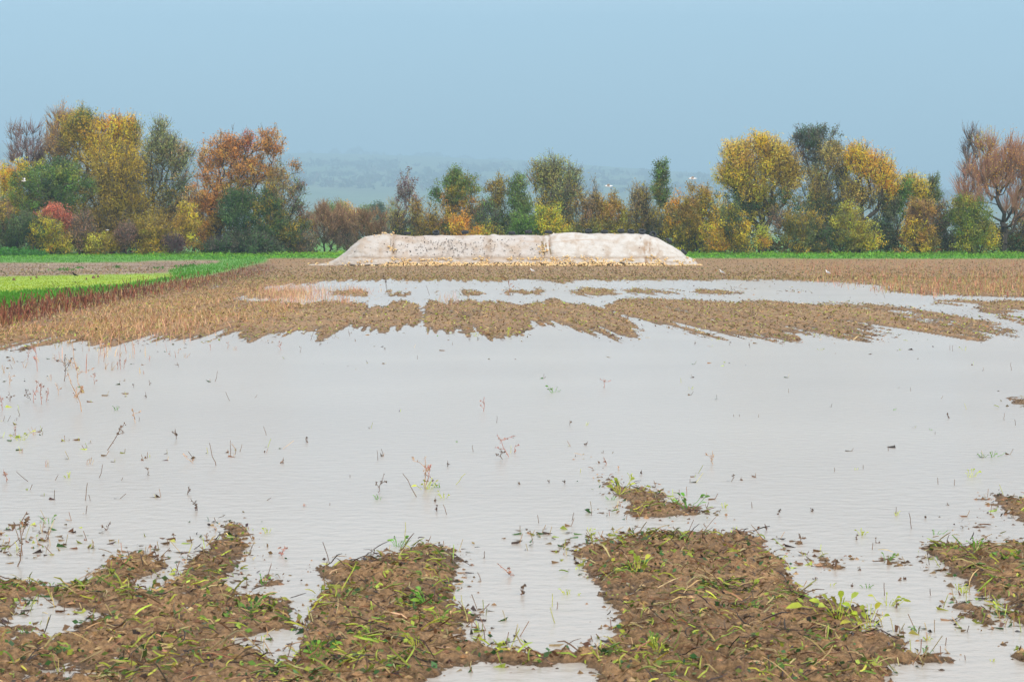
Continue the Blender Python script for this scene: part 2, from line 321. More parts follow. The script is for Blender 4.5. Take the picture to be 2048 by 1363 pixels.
# muddy rippled water
M_water, t, p = new_mat('muddy_water')
g = N(t, 'ShaderNodeNewGeometry')
nz = []
for scl, det in ((7.0, 3.0), (26.0, 2.0), (.9, 3.0), (.12, 2.0)):
    q = N(t, 'ShaderNodeTexNoise'); q.inputs['Scale'].default_value = scl; q.inputs['Detail'].default_value = det
    mp = N(t, 'ShaderNodeMapping'); mp.inputs['Scale'].default_value = (.8, 1.0, 1); t.links.new(g.outputs['Position'], mp.inputs[0]); t.links.new(mp.outputs[0], q.inputs['Vector']); nz.append(q)
p.inputs['Roughness'].default_value = .25; p.inputs['IOR'].default_value = 1.34; p.inputs['Specular IOR Level'].default_value = .5
mixc = N(t, 'ShaderNodeMix', data_type='RGBA'); mixc.inputs[6].default_value = (.34, .305, .265, 1); mixc.inputs[7].default_value = (.37, .335, .29, 1)
t.links.new(mrange(t, nz[3].outputs[0], .35, .65, 0, 1), mixc.inputs[0]); t.links.new(mixc.outputs[2], p.inputs['Base Color'])
a1 = N(t, 'ShaderNodeMath', operation='MULTIPLY_ADD'); a1.inputs[1].default_value = .22; t.links.new(nz[1].outputs[0], a1.inputs[0]); t.links.new(nz[0].outputs[0], a1.inputs[2])
st = mrange(t, nz[2].outputs[0], .35, .65, .82, 1.0)
bp = N(t, 'ShaderNodeBump'); bp.inputs['Distance'].default_value = .0125; t.links.new(st, bp.inputs['Strength']); t.links.new(a1.outputs[0], bp.inputs['Height']); t.links.new(bp.outputs[0], p.inputs['Normal'])

# ------------------------------------------------------------------ the ground sheet
ysp = np.concatenate([np.arange(1495, 1060, -1.7), np.arange(1060, 700, -2.2), np.arange(700, 504, -1.3)])
_, yr = ground_at(np.full(len(ysp), 1024.), ysp)
yr = np.concatenate([[-60, -20, 0, 4, 7], yr[yr > 8.2], np.array([330, 400, 520, 700, 1000, 1500, 2200])])
u = np.concatenate([[-9, -3, -1.2, -.8, -.6, -.5], np.linspace(-.44, -.285, 24)[:-1], np.linspace(-.285, .285, 550), np.linspace(.285, .44, 24)[1:], [.5, .6, .8, 1.2, 3, 9]])
Y = np.repeat(yr[:, None], len(u), 1); X = u[None, :] * np.maximum(Y, 8.8)
Z, PXg, PYg, m1, m2 = height(X, Y)
Z = np.where(Y > 600, base_z(X, Y), Z)
def lerp(a, b, k): return a * (1 - k[..., None]) + np.array(b) * k[..., None]
nzv = noise(X * .5, Y * .12, 41); nf = noise(X * 3, Y * 1.2, 42)
C = np.broadcast_to(np.array([.275, .165, .080]), X.shape + (3,)) * (1 + .12 * nzv + .1 * nf)[..., None]
gz = np.clip((Y - 40) / 60, 0, 1) * (.35 + .3 * nf)
C = lerp(C, (.265, .155, .060), np.clip(gz, 0, .7))
C = lerp(C, (.29, .155, .065), np.clip(samp(TANb, PXg, PYg) * (.6 + .5 * nf), 0, 1))
C = lerp(C, (.13, .055, .032), np.clip(samp(REDb, PXg, PYg) * (.8 + .4 * nf), 0, 1))
C = lerp(C, (.09, .25, .025), np.clip(samp(GREENb, PXg, PYg), 0, 1))
C = lerp(C, (.29, .40, .03), np.clip(samp(LIMEb, PXg, PYg) * (.9 + .3 * nzv), 0, 1))
dry = np.clip(samp(DRYb, PXg, PYg), 0, 1)
C = lerp(C, (.23, .155, .10), dry)
C = lerp(C, (.42, .32, .24), dry * np.clip(noise(X * .12, Y * .22, 44) * 2.4 - .25, 0, .7))
wetb = np.clip(1.3 - (Z - base_z(X, Y)) / .018, 0, 1) * (Y < 135)
C = lerp(C, (.085, .054, .032), wetb * .8)
me = mesh_from('field_soil', np.stack([X, Y, Z], -1), grid_faces(len(yr), len(u)), C, smooth=True)
tag(link('field_soil', me, M_soil), kind='structure')
me = mesh_from('flood_water', [(-140, -60, 0), (140, -60, 0), (140, 152, 0), (-140, 152, 0)], np.array([[0, 1, 2, 3]]))
tag(link('flood_water', me, M_water), kind='structure')

# ------------------------------------------------------------------ far hills
def hill_ridge_px(px):
    return np.interp(px, [-1500, -300, 0, 120, 350, 594, 665, 745, 824, 890, 956, 1061, 1150, 1300, 1440, 1700, 2100, 3500], [262, 276, 287, 298, 308, 316, 315, 317, 319, 321, 327, 329, 338, 350, 366, 392, 420, 440])
HD = 12000.0
KS = HD / 5600
def hill_z(x, y):
    px = CX + FP * x / HD; top = CH + (HOR - hill_ridge_px(px)) / FP * HD
    tt = np.clip((y - 2200) / (HD - 2200), 0, 1); s = tt * tt * (3 - 2 * tt); s = .25 * tt + .75 * s
    return 12 + (top - 12) * s * np.where(y > HD, 1 - np.clip((y - HD) / 3000, 0, 1) * .5, 1) + 5 * fbm(x / 420, y / 420, 61, 3) * (tt * (1 - tt) * 4)
hy = np.linspace(2190, 15500, 90); hx = np.linspace(-6400, 6400, 160); HX, HY = np.meshgrid(hx, hy)
HZ = hill_z(HX, HY); ppx, ppy = proj(HX, HY, HZ)
fieldmix = np.clip(fbm(HX / 300, HY / 500, 63, 3) * .8 + .5, 0, 1)
HC = lerp(np.broadcast_to(np.array([.13, .19, .09]), HX.shape + (3,)), (.20, .19, .10), fieldmix * .5)
tag(link('hill', mesh_from('hill', np.stack([HX, HY, HZ], -1), grid_faces(90, 160), HC, smooth=True), M_far), kind='structure')
def clump_mesh(name, r, n=260, size=.22, cols=((.07, .09, .035), (.12, .10, .05))):
    P = r.normal(size=(n, 3)); P /= np.linalg.norm(P, axis=1, keepdims=True); P *= r.uniform(.55, 1, (n, 1)); P[:, 2] = P[:, 2] * .6 + .62
    P[:, 0] *= 1 + .3 * np.sin(P[:, 2] * 5 + r.uniform(0, 6)); V, F, Cc = leaves(P, r.uniform(.7, 1.3, n) * size, pick(cols, n, r), r)
    b = MB(); b.add(V, F, Cc); V, F, Cc = tubes(np.array([[[0, 0, -.1], [0, 0, .4], [0, 0, .9]]]), np.full((1, 3), .05), np.array([[.07, .06, .05]])); b.add(V, F, Cc)
    return b.mesh(name)
fc = [clump_mesh('far_tree', np.random.default_rng(k)) for k in range(4)]
# woods on the slope: one mass
b = MB(); n = 2600
wx = rng.uniform(-1500, 1600, n) * 2; wy = rng.uniform(5600, 8400, n)
keep = (fbm(wx / 260, wy / 300, 71, 3) > -.12) | (wy < 6300); wx, wy = wx[keep], wy[keep]
P = np.repeat(np.stack([wx, wy, hill_z(wx, wy) + 5], -1), 9, 0); P = P + rng.normal(size=P.shape) * (12, 12, 6)
V, F, Cc = leaves(P, rng.uniform(11, 19, len(P)), pick([(.09, .10, .06), (.12, .10, .07)], len(P), rng), rng)
tag(link('wood', b.add(V, F, Cc).mesh('wood'), M_leaf), 'hazy wood covering the lower slope of the far hill', 'wood', kind='stuff')
b = MB(); n = 1500; rx = rng.uniform(-2200, 1500, n) * KS; ry = HD + rng.uniform(-60, 60, n)
P = np.stack([rx, ry, hill_z(rx, ry) + rng.uniform(0, 15, n)], -1); dens = (rx > -170) | (np.abs(noise(rx / 60, rx * 0, 73)) > .3); P = P[dens]
V, F, Cc = leaves(P, rng.uniform(15, 29, len(P)), pick([(.07, .08, .04), (.11, .09, .05)], len(P), rng), rng)
tag(link('ridge_wood', b.add(V, F, Cc).mesh('ridge_wood'), M_leaf), 'faint line of hedge and wood along the far ridge', 'wood', kind='stuff')
for k, (px, hh, wd) in enumerate([(621, 14, 15), (643, 9, 14), (671, 19, 18), (703, 18, 20), (718, 22, 22), (734, 14, 14), (752, 14, 17), (768, 13, 9), (800, 11, 14), (838, 14, 20), (858, 16, 26), (874, 16, 22), (896, 10, 16), (930, 14, 26), (985, 13, 26), (1010, 12, 30), (1040, 9, 22)]):
    x = (px - CX) / FP * HD; s = HD / FP
    o = bpy.data.objects.new('far_tree', fc[k % 4]); COL.objects.link(o)
    if not fc[k % 4].materials: fc[k % 4].materials.append(M_leaf)
    o.location = (x, HD, hill_z(np.array(x), np.array(HD)) - 2); o.scale = (wd * s * .62, wd * s * .5, hh * s * .85); o.rotation_euler = (0, 0, 0)
    lab = 'tallest hazy round tree on the skyline of the far hill' if k == 4 else ('round single tree left of the tallest one on the far ridge' if k == 2 else 'faint hazy tree standing along the ridge of the far hill')
    tag(o, lab, 'tree', 'trees on the far ridge')

# ------------------------------------------------------------------ trees of the hedgerow
olive, ylw, orn, rust, red = (.225, .165, .022), (.52, .33, .025), (.57, .24, .025), (.34, .15, .04), (.32, .105, .06)
dkg, grn, ltg, brn, yg, pur, gyg, tan = (.050, .085, .032), (.085, .145, .030), (.21, .23, .075), (.20, .12, .055), (.30, .29, .035), (.085, .045, .05), (.13, .15, .07), (.33, .22, .10)
barkc, twig, twigr = (.060, .050, .040), (.17, .135, .115), (.36, .19, .12)
def make_tree(name, label, cat, bx, by, D, lobes, seed, trunk=.22, nst=1, bark=barkc, group='trees and bushes of the hedgerow', twigc=None, fork=.3):
    r = np.random.default_rng(seed)
    zb = base_z(0, D); x0 = (bx - CX) / FP * D; org = np.array([x0, D, zb - .1])
    m = D / FP                                                     # metres per photo pixel
    Pt, Lb = [], []
    for li, L in enumerate(lobes):
        cx, cyy, rx, ry, cols, n, opt = (list(L) + [{}])[:7]
        dz = opt.get('dz', 0)
        c = at(cx, cyy, D + dz); n = int(n * 1.1); L2 = list(L); L2[5] = n; lobes[li] = tuple(L2)
        q = r.normal(size=(n, 3)); q /= np.linalg.norm(q, axis=1, keepdims=True); q *= r.uniform(0, 1, (n, 1)) ** .42
        ns = max(3, int(4 + rx * ry / 170)); sc_ = r.normal(size=(ns, 3)); sc_ /= np.linalg.norm(sc_, axis=1, keepdims=True); sc_ *= r.uniform(.35, .98, (ns, 1))
        cl = sc_[r.integers(0, ns, n)] + r.normal(0, .17, (n, 3)); q = np.where(r.random((n, 1)) < (.6 if rx * ry > 900 else .3), cl, q)
        q *= 1 + .20 * noise(q[:, :1] * 2.6 + seed, q[:, 2:] * 2.6, li + 5) + .16 * noise(q[:, :1] * 6 + seed, q[:, 2:] * 6, li + 9)
        q = np.where((r.random((n, 1)) < .07) & (q[:, 2:] > -.2), q * r.uniform(1.03, 1.2, (n, 1)), q)
        if cat == 'shrub':
            lw_ = q[:, 2] < .15; q[lw_, :2] *= (1 / np.sqrt(np.clip(1 - q[lw_, 2:] ** 2, .25, 1))) * .95; q[:, 2] *= r.uniform(.75, 1.25); q[:, 2] += .18 * np.sin(q[:, 0] * 5 + seed)
        rad = np.array([rx * m, min(rx * .85, ry * 1.2 + 20) * m, ry * m]) * 1.0
        p = c + q * rad; p[:, 2] = np.maximum(p[:, 2], zb + .25)
        Pt.append(p); Lb += [li] * n
    Pt = np.concatenate(Pt); Lb = np.array(Lb)
    top = Pt[:, 2].max(); H = top - org[2]
    nodes, par = [], []
    stems = []
    for s_ in range(nst):
        off = np.array([r.uniform(-1, 1) * .25 * nst, r.uniform(-.5, .5), 0]) if nst > 1 else np.zeros(3)
        pc = np.array([np.mean(Pt[:, 0]), np.mean(Pt[:, 1]), 0]); last = -1
        for k in range(7):
            f = k / 6; q = org + off * (1 + 2.5 * f); q[2] = org[2] + f * H * fork
            q[:2] += (pc[:2] - q[:2]) * f * .35 + r.normal(0, .05 * H * f * .3, 2); nodes.append(q); par.append(last); last = len(nodes) - 1
    cost = [0.0] * len(nodes)
    for i in range(len(nodes)):
        if par[i] >= 0: cost[i] = cost[par[i]] + float(np.linalg.norm(nodes[i] - nodes[par[i]]))
    order = np.argsort(np.linalg.norm(Pt - (org + [0, 0, H * .3]), axis=1)); cap = len(Pt) * 3 + len(nodes) + 5
    A = np.zeros((cap, 3)); cst = np.zeros(cap); nn = len(nodes); A[:nn] = nodes; cst[:nn] = cost; par = par + [0] * (cap - nn)
    tips = np.zeros(len(Pt), int)
    for i in order:
        p = Pt[i]; d = A[:nn] - p; dist = np.sqrt((d * d).sum(1)); c = dist + .42 * cst[:nn] + 1.4 * np.maximum(d[:, 2] + .1, 0)
        c[:min(2, nn)] += 3
        j = int(np.argmin(c)); L = dist[j]; k = 2 if L > 1.0 else 1; last = j; a0 = A[j].copy()
        for q in range(1, k + 1):
            f = q / k; pp = a0 * (1 - f) + p * f
            if q < k: pp = pp + r.normal(0, .09 * L, 3) + np.array([0, 0, -.05 * L])
            A[nn] = pp; par[nn] = last; cst[nn] = cst[last] + L / k; last = nn; nn += 1
        tips[i] = last
    cnt = np.zeros(nn); cnt[tips] = 1
    for i in range(nn - 1, -1, -1):
        if par[i] >= 0: cnt[par[i]] += cnt[i]
    rr = np.maximum(.022, trunk * (cnt / cnt[0] if nst == 1 else cnt / cnt[[7 * k for k in range(nst)]].max()) ** .52)
    ii = np.array([i for i in range(nn) if par[i] >= 0]); pj = np.array([par[i] for i in ii])
    Ps = np.stack([A[pj], A[ii]], 1); Rs = np.stack([np.minimum(rr[pj], rr[ii] * 1.35), rr[ii]], 1)
    big = rr[ii] > .05; tb = MB()
    if big.any(): tb.add(*tubes(Ps[big], Rs[big], pick([bark], big.sum(), r, .1), 6))
    if (~big).any(): tb.add(*tubes(Ps[~big], Rs[~big], pick([bark], (~big).sum(), r, .15), 3))
    root = empty(name, tuple(org), label, cat, group)
    def place(nm, mb, mat):
        me = mb.mesh(nm); co = np.empty(len(me.vertices) * 3, np.float32); me.vertices.foreach_get('co', co)
        co = co.reshape(-1, 3) - org.astype(np.float32); me.vertices.foreach_set('co', co.ravel()); return link(nm, me, mat, root)
    to = place('trunk' if nst == 1 else 'stems', tb, M_bark)
    if nst > 1: to['kind'] = 'stuff'
    lb, tw = MB(), MB(); anyl = anyt = False
    for li, L in enumerate(lobes):
        cx, cyy, rx, ry, cols, n, opt = (list(L) + [{}])[:7]
        P = Pt[Lb == li]; par_t = np.array([par[k] for k in tips[Lb == li]]); dirs = P - A[par_t]; dirs /= np.linalg.norm(dirs, axis=1, keepdims=True) + 1e-6
        nl = opt.get('nl', 26); sp = opt.get('sp', .55); sz = opt.get('sz', .27); ntw = opt.get('tw', 3); tl = opt.get('tl', 1.0); upb = opt.get('up', .5)
        if ntw:
            S0 = np.repeat(P, ntw, 0); dd = np.repeat(dirs, ntw, 0) + r.normal(0, .45, (len(S0), 3)); dd[:, 2] += upb; dd /= np.linalg.norm(dd, axis=1, keepdims=True)
            ln = tl * r.uniform(.5, 1.3, (len(S0), 1)); mid = S0 + dd * ln * .5 + r.normal(0, .05, (len(S0), 3)); end = S0 + dd * ln + np.array([0, 0, 1]) * ln * .1 * np.sign(upb)
            tcol = pick([opt.get('tc', twigc or (np.array(bark) * 1.6 + .02))], len(S0), r, .2); Wt = np.stack([np.full(len(S0), .028), np.full(len(S0), .022), np.full(len(S0), .008)], 1)
            side = np.tile([1., 0, 0], (len(S0), 1)) + r.normal(0, .3, (len(S0), 3)); side -= (side * dd).sum(1, keepdims=True) * dd; side /= np.linalg.norm(side, axis=1, keepdims=True)
            tw.add(*ribbons(np.stack([S0, mid, end], 1), Wt * opt.get('tt', 1.), side, tcol)); anyt = True
        if nl:
            cc = pick(cols, len(P), r, .16)
            if 'top' in opt:                                           # autumn colour turning from the top of the crown down
                c = at(cx, cyy, D); k = np.clip((P[:, 2] - c[2]) / (ry * m) + r.normal(0, .35, len(P)), 0, 1)[:, None]
                cc = cc * (1 - k) + pick(opt['top'], len(P), r, .12) * k
            vis = r.random(len(P)) < opt.get('fill', .93); Pv, cv, dv = P[vis], cc[vis], dirs[vis]
            k = r.poisson(nl * 2.1, len(Pv)); Q = np.repeat(Pv, k, 0); Qc = np.repeat(cv, k, 0); Qd = np.repeat(dv, k, 0)
            off = r.normal(0, sp * .55, (len(Q), 3)) * (1, 1, .85); t_ = r.uniform(-.2, 1, (len(Q), 1)); Q = Q + off + (Qd + [0, 0, upb]) * t_ * tl * .55
            Q[:, 2] = np.maximum(Q[:, 2], zb + .1)
            Qc = np.clip(Qc * 1.85 * np.exp(r.normal(0, .19, (len(Q), 1))), 0, .85)
            lb.add(*leaves(Q, sz * .62 * r.uniform(.5, 1.3, len(Q)), Qc, r, elong=opt.get('el', 1.5))); anyl = True
    if anyt: tag(place('twigs', tw, M_bark), kind='stuff')
    if anyl: tag(place('crown', lb, M_leaf), kind='stuff')
    return root
WIL = dict(nl=26, sp=.75, sz=.25, el=2.2, tw=4, tl=1.5, up=.7)       # willow: fine, streaming
def wil(**k): d = dict(WIL); d.update(k); return d
SPR = dict(nl=9, sp=.6, sz=.24, tw=5, tl=1.1)
def spr(**k): d = dict(SPR); d.update(k); return d
T = make_tree
sd0 = 100
# left group, back to front
T('willow_tree', 'bare grey purple twigged willow rising behind the left trees', 'tree', 70, 505, 292, [(62, 300, 46, 46, [brn], 110, dict(nl=3, tw=9, tl=1.7, up=.9, tc=(.20, .13, .12))), (60, 380, 40, 60, [olive, brn], 60, spr())], 1, .3)
T('poplar_tree', 'tall nearly leafless tan poplar behind the left trees', 'tree', 122, 505, 288, [(124, 290, 30, 62, [tan, orn], 220, dict(nl=11, tw=8, tl=1.6, up=1.3, tc=(.26, .18, .12), sz=.22)), (120, 400, 30, 60, [olive], 50, spr())], 2, .3)
T('willow_tree', 'tall olive yellow willow with the highest green tip on the left', 'tree', 180, 506, 284, [(160, 268, 32, 40, [olive, (.27, .22, .04)], 100, wil(top=[ylw, grn])), (168, 246, 17, 17, [gyg, grn], 22, wil()), (205, 300, 50, 58, [olive, ylw], 190, wil(top=[orn, ylw])), (200, 256, 11, 16, [orn], 16, wil()), (180, 400, 70, 90, [olive], 190, wil())], 3, .35)
T('willow_tree', 'orange tipped willow behind the middle of the left trees', 'tree', 250, 506, 286, [(235, 268, 17, 30, [orn, olive], 50, wil()), (262, 270, 17, 34, [ylw, ltg, orn], 60, wil()), (252, 330, 40, 60, [olive, ylw], 110, wil()), (250, 430, 50, 60, [olive], 90, wil())], 4, .3)
T('willow_tree', 'grey green willow with visible dark limbs right in the left group', 'tree', 298, 506, 278, [(322, 298, 38, 42, [ltg, gyg, (.25, .21, .08)], 130, wil(nl=17)), (362, 330, 28, 46, [ltg, tan], 85, wil(nl=14)), (296, 360, 36, 60, [olive, gyg], 90, wil(nl=16)), (348, 400, 42, 40, [olive, grn, gyg], 90, wil(nl=15)), (320, 455, 52, 46, [olive, (.19, .13, .04)], 170, wil())], 5, .38, fork=.34)
T('willow_tree', 'broad olive brown willow filling the middle of the left group', 'tree', 225, 507, 274, [(232, 360, 52, 72, [olive, (.26, .20, .04)], 230, wil(top=[ylw, olive])), (235, 440, 62, 62, [(.20, .15, .035), olive], 230, wil()), (180, 470, 50, 34, [(.17, .12, .035), olive], 90, wil())], 6, .4)
T('maple_tree', 'small bright orange yellow tree at the far left edge', 'tree', 20, 507, 280, [(18, 360, 22, 36, [orn, ylw], 80, dict(nl=20)), (42, 338, 12, 14, [orn, ylw], 18, dict(nl=20)), (20, 430, 34, 50, [olive, brn], 90, {})], 7, .18)
T('alder_tree', 'full green tree in front of the left willows', 'tree', 100, 508, 270, [(100, 375, 72, 52, [dkg, grn, (.07, .11, .03)], 300, dict(nl=32, top=[grn, yg])), (40, 400, 42, 46, [yg, olive, grn], 120, {}), (120, 335, 26, 20, [dkg, grn], 40, {}), (110, 440, 70, 46, [olive, grn, (.16, .13, .03)], 170, {})], 8, .3)
T('shrub', 'salmon red bush low in the left group', 'shrub', 118, 508, 264, [(112, 432, 30, 19, [red, (.42, .13, .08)], 75, dict(nl=24)), (128, 447, 17, 14, [red], 26, {}), (112, 475, 30, 26, [brn, olive], 50, {})], 9, .08, 3)
T('shrub', 'yellow speckled bush under the red bush on the left', 'shrub', 95, 508, 261, [(95, 472, 33, 33, [yg, olive, ylw, dkg], 130, {}), (120, 488, 22, 18, [yg, olive], 40, {})], 10, .08, 3)
T('shrub', 'dark green bush at the lower left edge', 'shrub', 32, 508, 262, [(30, 467, 44, 40, [dkg, (.055, .085, .03), (.10, .12, .05)], 190, {}), (-10, 440, 40, 50, [brn, olive], 90, {})], 11, .1, 3)
T('shrub', 'dull brownish pink bush right of the red bush', 'shrub', 165, 508, 262, [(165, 468, 24, 36, [(.19, .11, .07), brn], 90, spr(nl=14)), (190, 490, 32, 17, [olive, yg], 50, {})], 12, .08, 3)
T('shrub', 'pinkish brown rounded bush below the broad willow', 'shrub', 258, 508, 262, [(255, 478, 25, 30, [(.18, .10, .075), (.15, .09, .05)], 100, spr(nl=18)), (225, 492, 20, 14, [olive], 30, {})], 13, .08, 3)
T('shrub', 'olive yellow skirt of bushes under the right hand left willow', 'shrub', 322, 508, 262, [(315, 468, 36, 36, [olive, (.25, .17, .04)], 130, {}), (372, 455, 24, 40, [ylw, (.34, .22, .05), olive], 95, {}), (300, 490, 30, 16, [ylw, olive], 36, {})], 14, .1, 3)
T('shrub', 'small dark purple bush on the grass edge', 'shrub', 352, 507, 258, [(352, 489, 16, 15, [pur, (.06, .04, .04)], 40, dict(nl=30, sz=.2))], 15, .05, 3)
T('shrub', 'orange rust bush between the willows and the oak', 'shrub', 405, 507, 268, [(400, 440, 30, 48, [(.30, .17, .05), orn, olive], 120, {}), (398, 487, 26, 14, [orn, rust], 26, {}), (382, 410, 16, 20, [tan, (.33, .2, .08)], 26, spr())], 16, .1, 3)
# oak group
T('oak_tree', 'rust orange oak with a red tinged top, left of the gap', 'tree', 431, 506, 268, [(430, 330, 34, 58, [rust, (.37, .19, .05)], 120, dict(nl=19, sp=.5, fill=.9)), (485, 335, 46, 36, [rust, (.33, .19, .05)], 90, dict(nl=16, sp=.5)), (462, 300, 30, 40, [rust, (.38, .18, .05)], 85, dict(nl=19, sp=.5, fill=.85)), (492, 290, 20, 28, [red, rust], 40, dict(nl=17, sp=.45)), (537, 292, 28, 34, [rust, (.38, .21, .05)], 75, dict(nl=19, sp=.5, fill=.85)), (520, 350, 44, 34, [(.30, .19, .045), rust], 100, dict(nl=17)), (415, 400, 38, 34, [(.33, .19, .05), rust], 90, {}), (470, 390, 50, 34, [olive, rust, (.30, .2, .04)], 90, {}), (588, 335, 14, 18, [(.28, .15, .06)], 12, dict(nl=12)), (425, 452, 30, 24, [olive, (.28, .17, .04)], 50, {})], 17, .42, fork=.38)
T('alder_tree', 'dark green ivy clad tree below the oak crown', 'tree', 480, 506, 264, [(478, 425, 36, 46, [dkg, (.06, .10, .03)], 170, dict(nl=30)), (530, 430, 40, 56, [(.07, .11, .03), olive, dkg], 170, dict(nl=26)), (500, 478, 60, 26, [dkg, (.06, .06, .035)], 110, {})], 18, .25)
T('maple_tree', 'brown green sparse tree on the right of the oak', 'tree', 560, 506, 266, [(560, 385, 36, 44, [olive, (.17, .15, .06), brn], 110, dict(nl=15)), (594, 400, 20, 44, [(.13, .075, .06), gyg], 56, dict(nl=9, tw=4)), (575, 455, 40, 44, [(.12, .13, .04), olive, dkg], 150, {}), (610, 432, 12, 14, [(.2, .1, .06)], 9, dict(nl=10)), (595, 490, 44, 20, [(.08, .07, .04), brn], 70, spr())], 19, .22)
T('shrub', 'dark undergrowth bushes around the oak trunk', 'shrub', 455, 507, 262, [(448, 492, 40, 13, [dkg, (.06, .05, .04)], 70, {}), (520, 490, 40, 15, [dkg, (.07, .08, .04)], 70, {})], 20, .06, 4)
# low bare willows in the gap
BAR = dict(nl=7, tw=11, tl=1.3, up=.8, tc=(.26, .155, .085), sz=.2, sp=.6)
def bar(**k): d = dict(BAR); d.update(k); return d
T('willow_bush', 'bare brown dome shaped willow left in the gap', 'shrub', 652, 505, 290, [(652, 446, 30, 32, [tan, brn], 110, bar()), (655, 482, 32, 22, [brn], 40, bar(tc=(.17, .12, .09)))], 21, .14, 2)
T('willow_bush', 'bare brown dome shaped willow in the middle of the gap', 'shrub', 692, 505, 292, [(690, 450, 30, 38, [tan, brn], 120, bar()), (690, 484, 30, 20, [brn], 40, bar(tc=(.17, .12, .09)))], 22, .14, 2)
T('willow_bush', 'bare brown dome shaped willow beside the purple leaved tree', 'shrub', 745, 505, 288, [(742, 458, 36, 34, [tan, brn], 130, bar()), (735, 486, 44, 16, [brn], 50, bar(tc=(.17, .12, .09)))], 23, .14, 2)
T('poplar_tree', 'hazy green tree behind the bare willows', 'tree', 675, 500, 520, [(676, 424, 20, 18, [grn, ltg], 60, dict(sp=1.2, sz=.5)), (692, 425, 14, 22, [tan, orn], 36, dict(sp=1.2, sz=.5)), (680, 460, 26, 30, [gyg], 60, dict(sp=1.2, sz=.5))], 24, .3)
T('poplar_tree', 'hazy pale green tree right of the other distant one', 'tree', 735, 500, 560, [(735, 428, 14, 20, [grn, gyg], 40, dict(sp=1.2, sz=.5)), (757, 425, 13, 18, [dkg, (.07, .09, .07)], 40, dict(sp=1.2, sz=.5)), (745, 455, 28, 30, [gyg, dkg], 70, dict(sp=1.2, sz=.5))], 25, .3)
T('hedge', 'low hazy hedge far behind the gap', 'hedge', 700, 500, 700, [(640, 445, 70, 24, [gyg, brn], 160, dict(sp=1.8, sz=.45, nl=50)), (760, 445, 90, 24, [gyg, dkg], 200, dict(sp=1.8, sz=.45, nl=50)), (1000, 455, 160, 20, [gyg, dkg], 260, dict(sp=1.8, sz=.45, nl=50))], 26, .2, 6)
T('maple_tree', 'small pale branched tree with sparse dark purple leaves', 'tree', 812, 505, 278, [(812, 382, 22, 30, [(.12, .055, .06), pur], 75, dict(nl=7, sp=.3, tw=2, up=.9)), (818, 410, 28, 28, [(.12, .06, .06)], 46, dict(nl=6, sp=.3, tw=2)), (790, 430, 16, 26, [yg, olive], 26, spr())], 27, .16, bark=(.20, .19, .16))
T('shrub', 'bare and yellow green bush under the purple leaved tree', 'shrub', 795, 506, 276, [(795, 455, 24, 32, [yg, brn, olive], 70, spr(tw=7)), (800, 488, 40, 16, [brn, (.10, .09, .06)], 56, spr())], 28, .08, 3)
T('shrub', 'olive brown bush left of the pointed maple', 'shrub', 850, 506, 275, [(848, 448, 32, 46, [olive, (.26, .19, .05), brn], 150, dict(nl=17)), (835, 485, 36, 20, [yg, olive], 66, {})], 29, .1, 3)
T('maple_tree', 'pointed maple, green above and rust orange below', 'tree', 918, 506, 276, [(906, 362, 19, 24, [grn, (.12, .16, .04)], 46, {}), (920, 385, 38, 34, [grn, (.15, .16, .035), olive], 110, {}), (875, 395, 14, 14, [(.07, .12, .03)], 16, {}), (925, 425, 46, 34, [(.32, .19, .045), olive, (.30, .15, .04)], 140, {}), (915, 468, 46, 34, [(.33, .16, .045), olive, grn], 130, {})], 30, .22)
T('shrub', 'low rust orange bush behind the heap below the maple', 'shrub', 925, 506, 268, [(922, 455, 17, 22, [orn, (.4, .2, .05)], 40, {}), (950, 475, 26, 18, [orn, ylw, olive], 40, {})], 31, .07, 3)
T('shrub', 'dark green bush between the maple and the tall willows', 'shrub', 985, 506, 274, [(972, 440, 28, 34, [dkg, grn, gyg], 90, spr(nl=16)), (975, 478, 34, 24, [grn, yg, olive], 80, {})], 32, .1, 3)
T('alder_tree', 'olive brown thin topped tree right of the maple', 'tree', 1002, 506, 278, [(998, 385, 22, 30, [olive, (.17, .15, .05)], 62, dict(nl=17)), (990, 410, 14, 16, [olive], 16, {}), (1010, 450, 26, 44, [(.14, .15, .05), dkg], 90, dict(nl=14))], 33, .18)
T('alder_tree', 'narrow upright green tree in the middle of the hedgerow', 'tree', 1035, 506, 277, [(1035, 385, 18, 36, [(.17, .19, .05), grn], 66, dict(nl=19)), (1038, 430, 24, 50, [grn, (.13, .16, .05)], 100, {})], 34, .18)
T('willow_tree', 'tallest pale olive willow of the middle hedgerow', 'tree', 1110, 506, 280, [(1082, 360, 22, 32, [ltg, olive], 60, wil(nl=13)), (1108, 350, 26, 30, [ltg, (.24, .22, .07)], 80, wil(nl=14)), (1140, 365, 24, 30, [ltg, gyg], 62, wil(nl=12)), (1110, 400, 48, 40, [ltg, gyg, olive], 150, wil(nl=14)), (1148, 385, 16, 22, [yg, pur], 30, dict(nl=12)), (1112, 450, 50, 50, [olive, gyg], 170, wil(nl=18))], 35, .3)
T('shrub', 'bright green and yellow bush in front of the pale willow', 'shrub', 1075, 506, 268, [(1050, 455, 28, 30, [grn, (.10, .17, .03)], 90, {}), (1095, 452, 30, 38, [yg, grn, ylw], 120, {}), (1120, 470, 16, 24, [yg, ylw], 30, {})], 36, .09, 3)
T('shrub', 'reddish brown topped bush right of the pale willow', 'shrub', 1185, 506, 276, [(1180, 425, 34, 38, [(.25, .16, .06), olive, brn], 130, spr(nl=16)), (1190, 468, 46, 36, [olive, (.13, .13, .04)], 150, {})], 37, .1, 3)
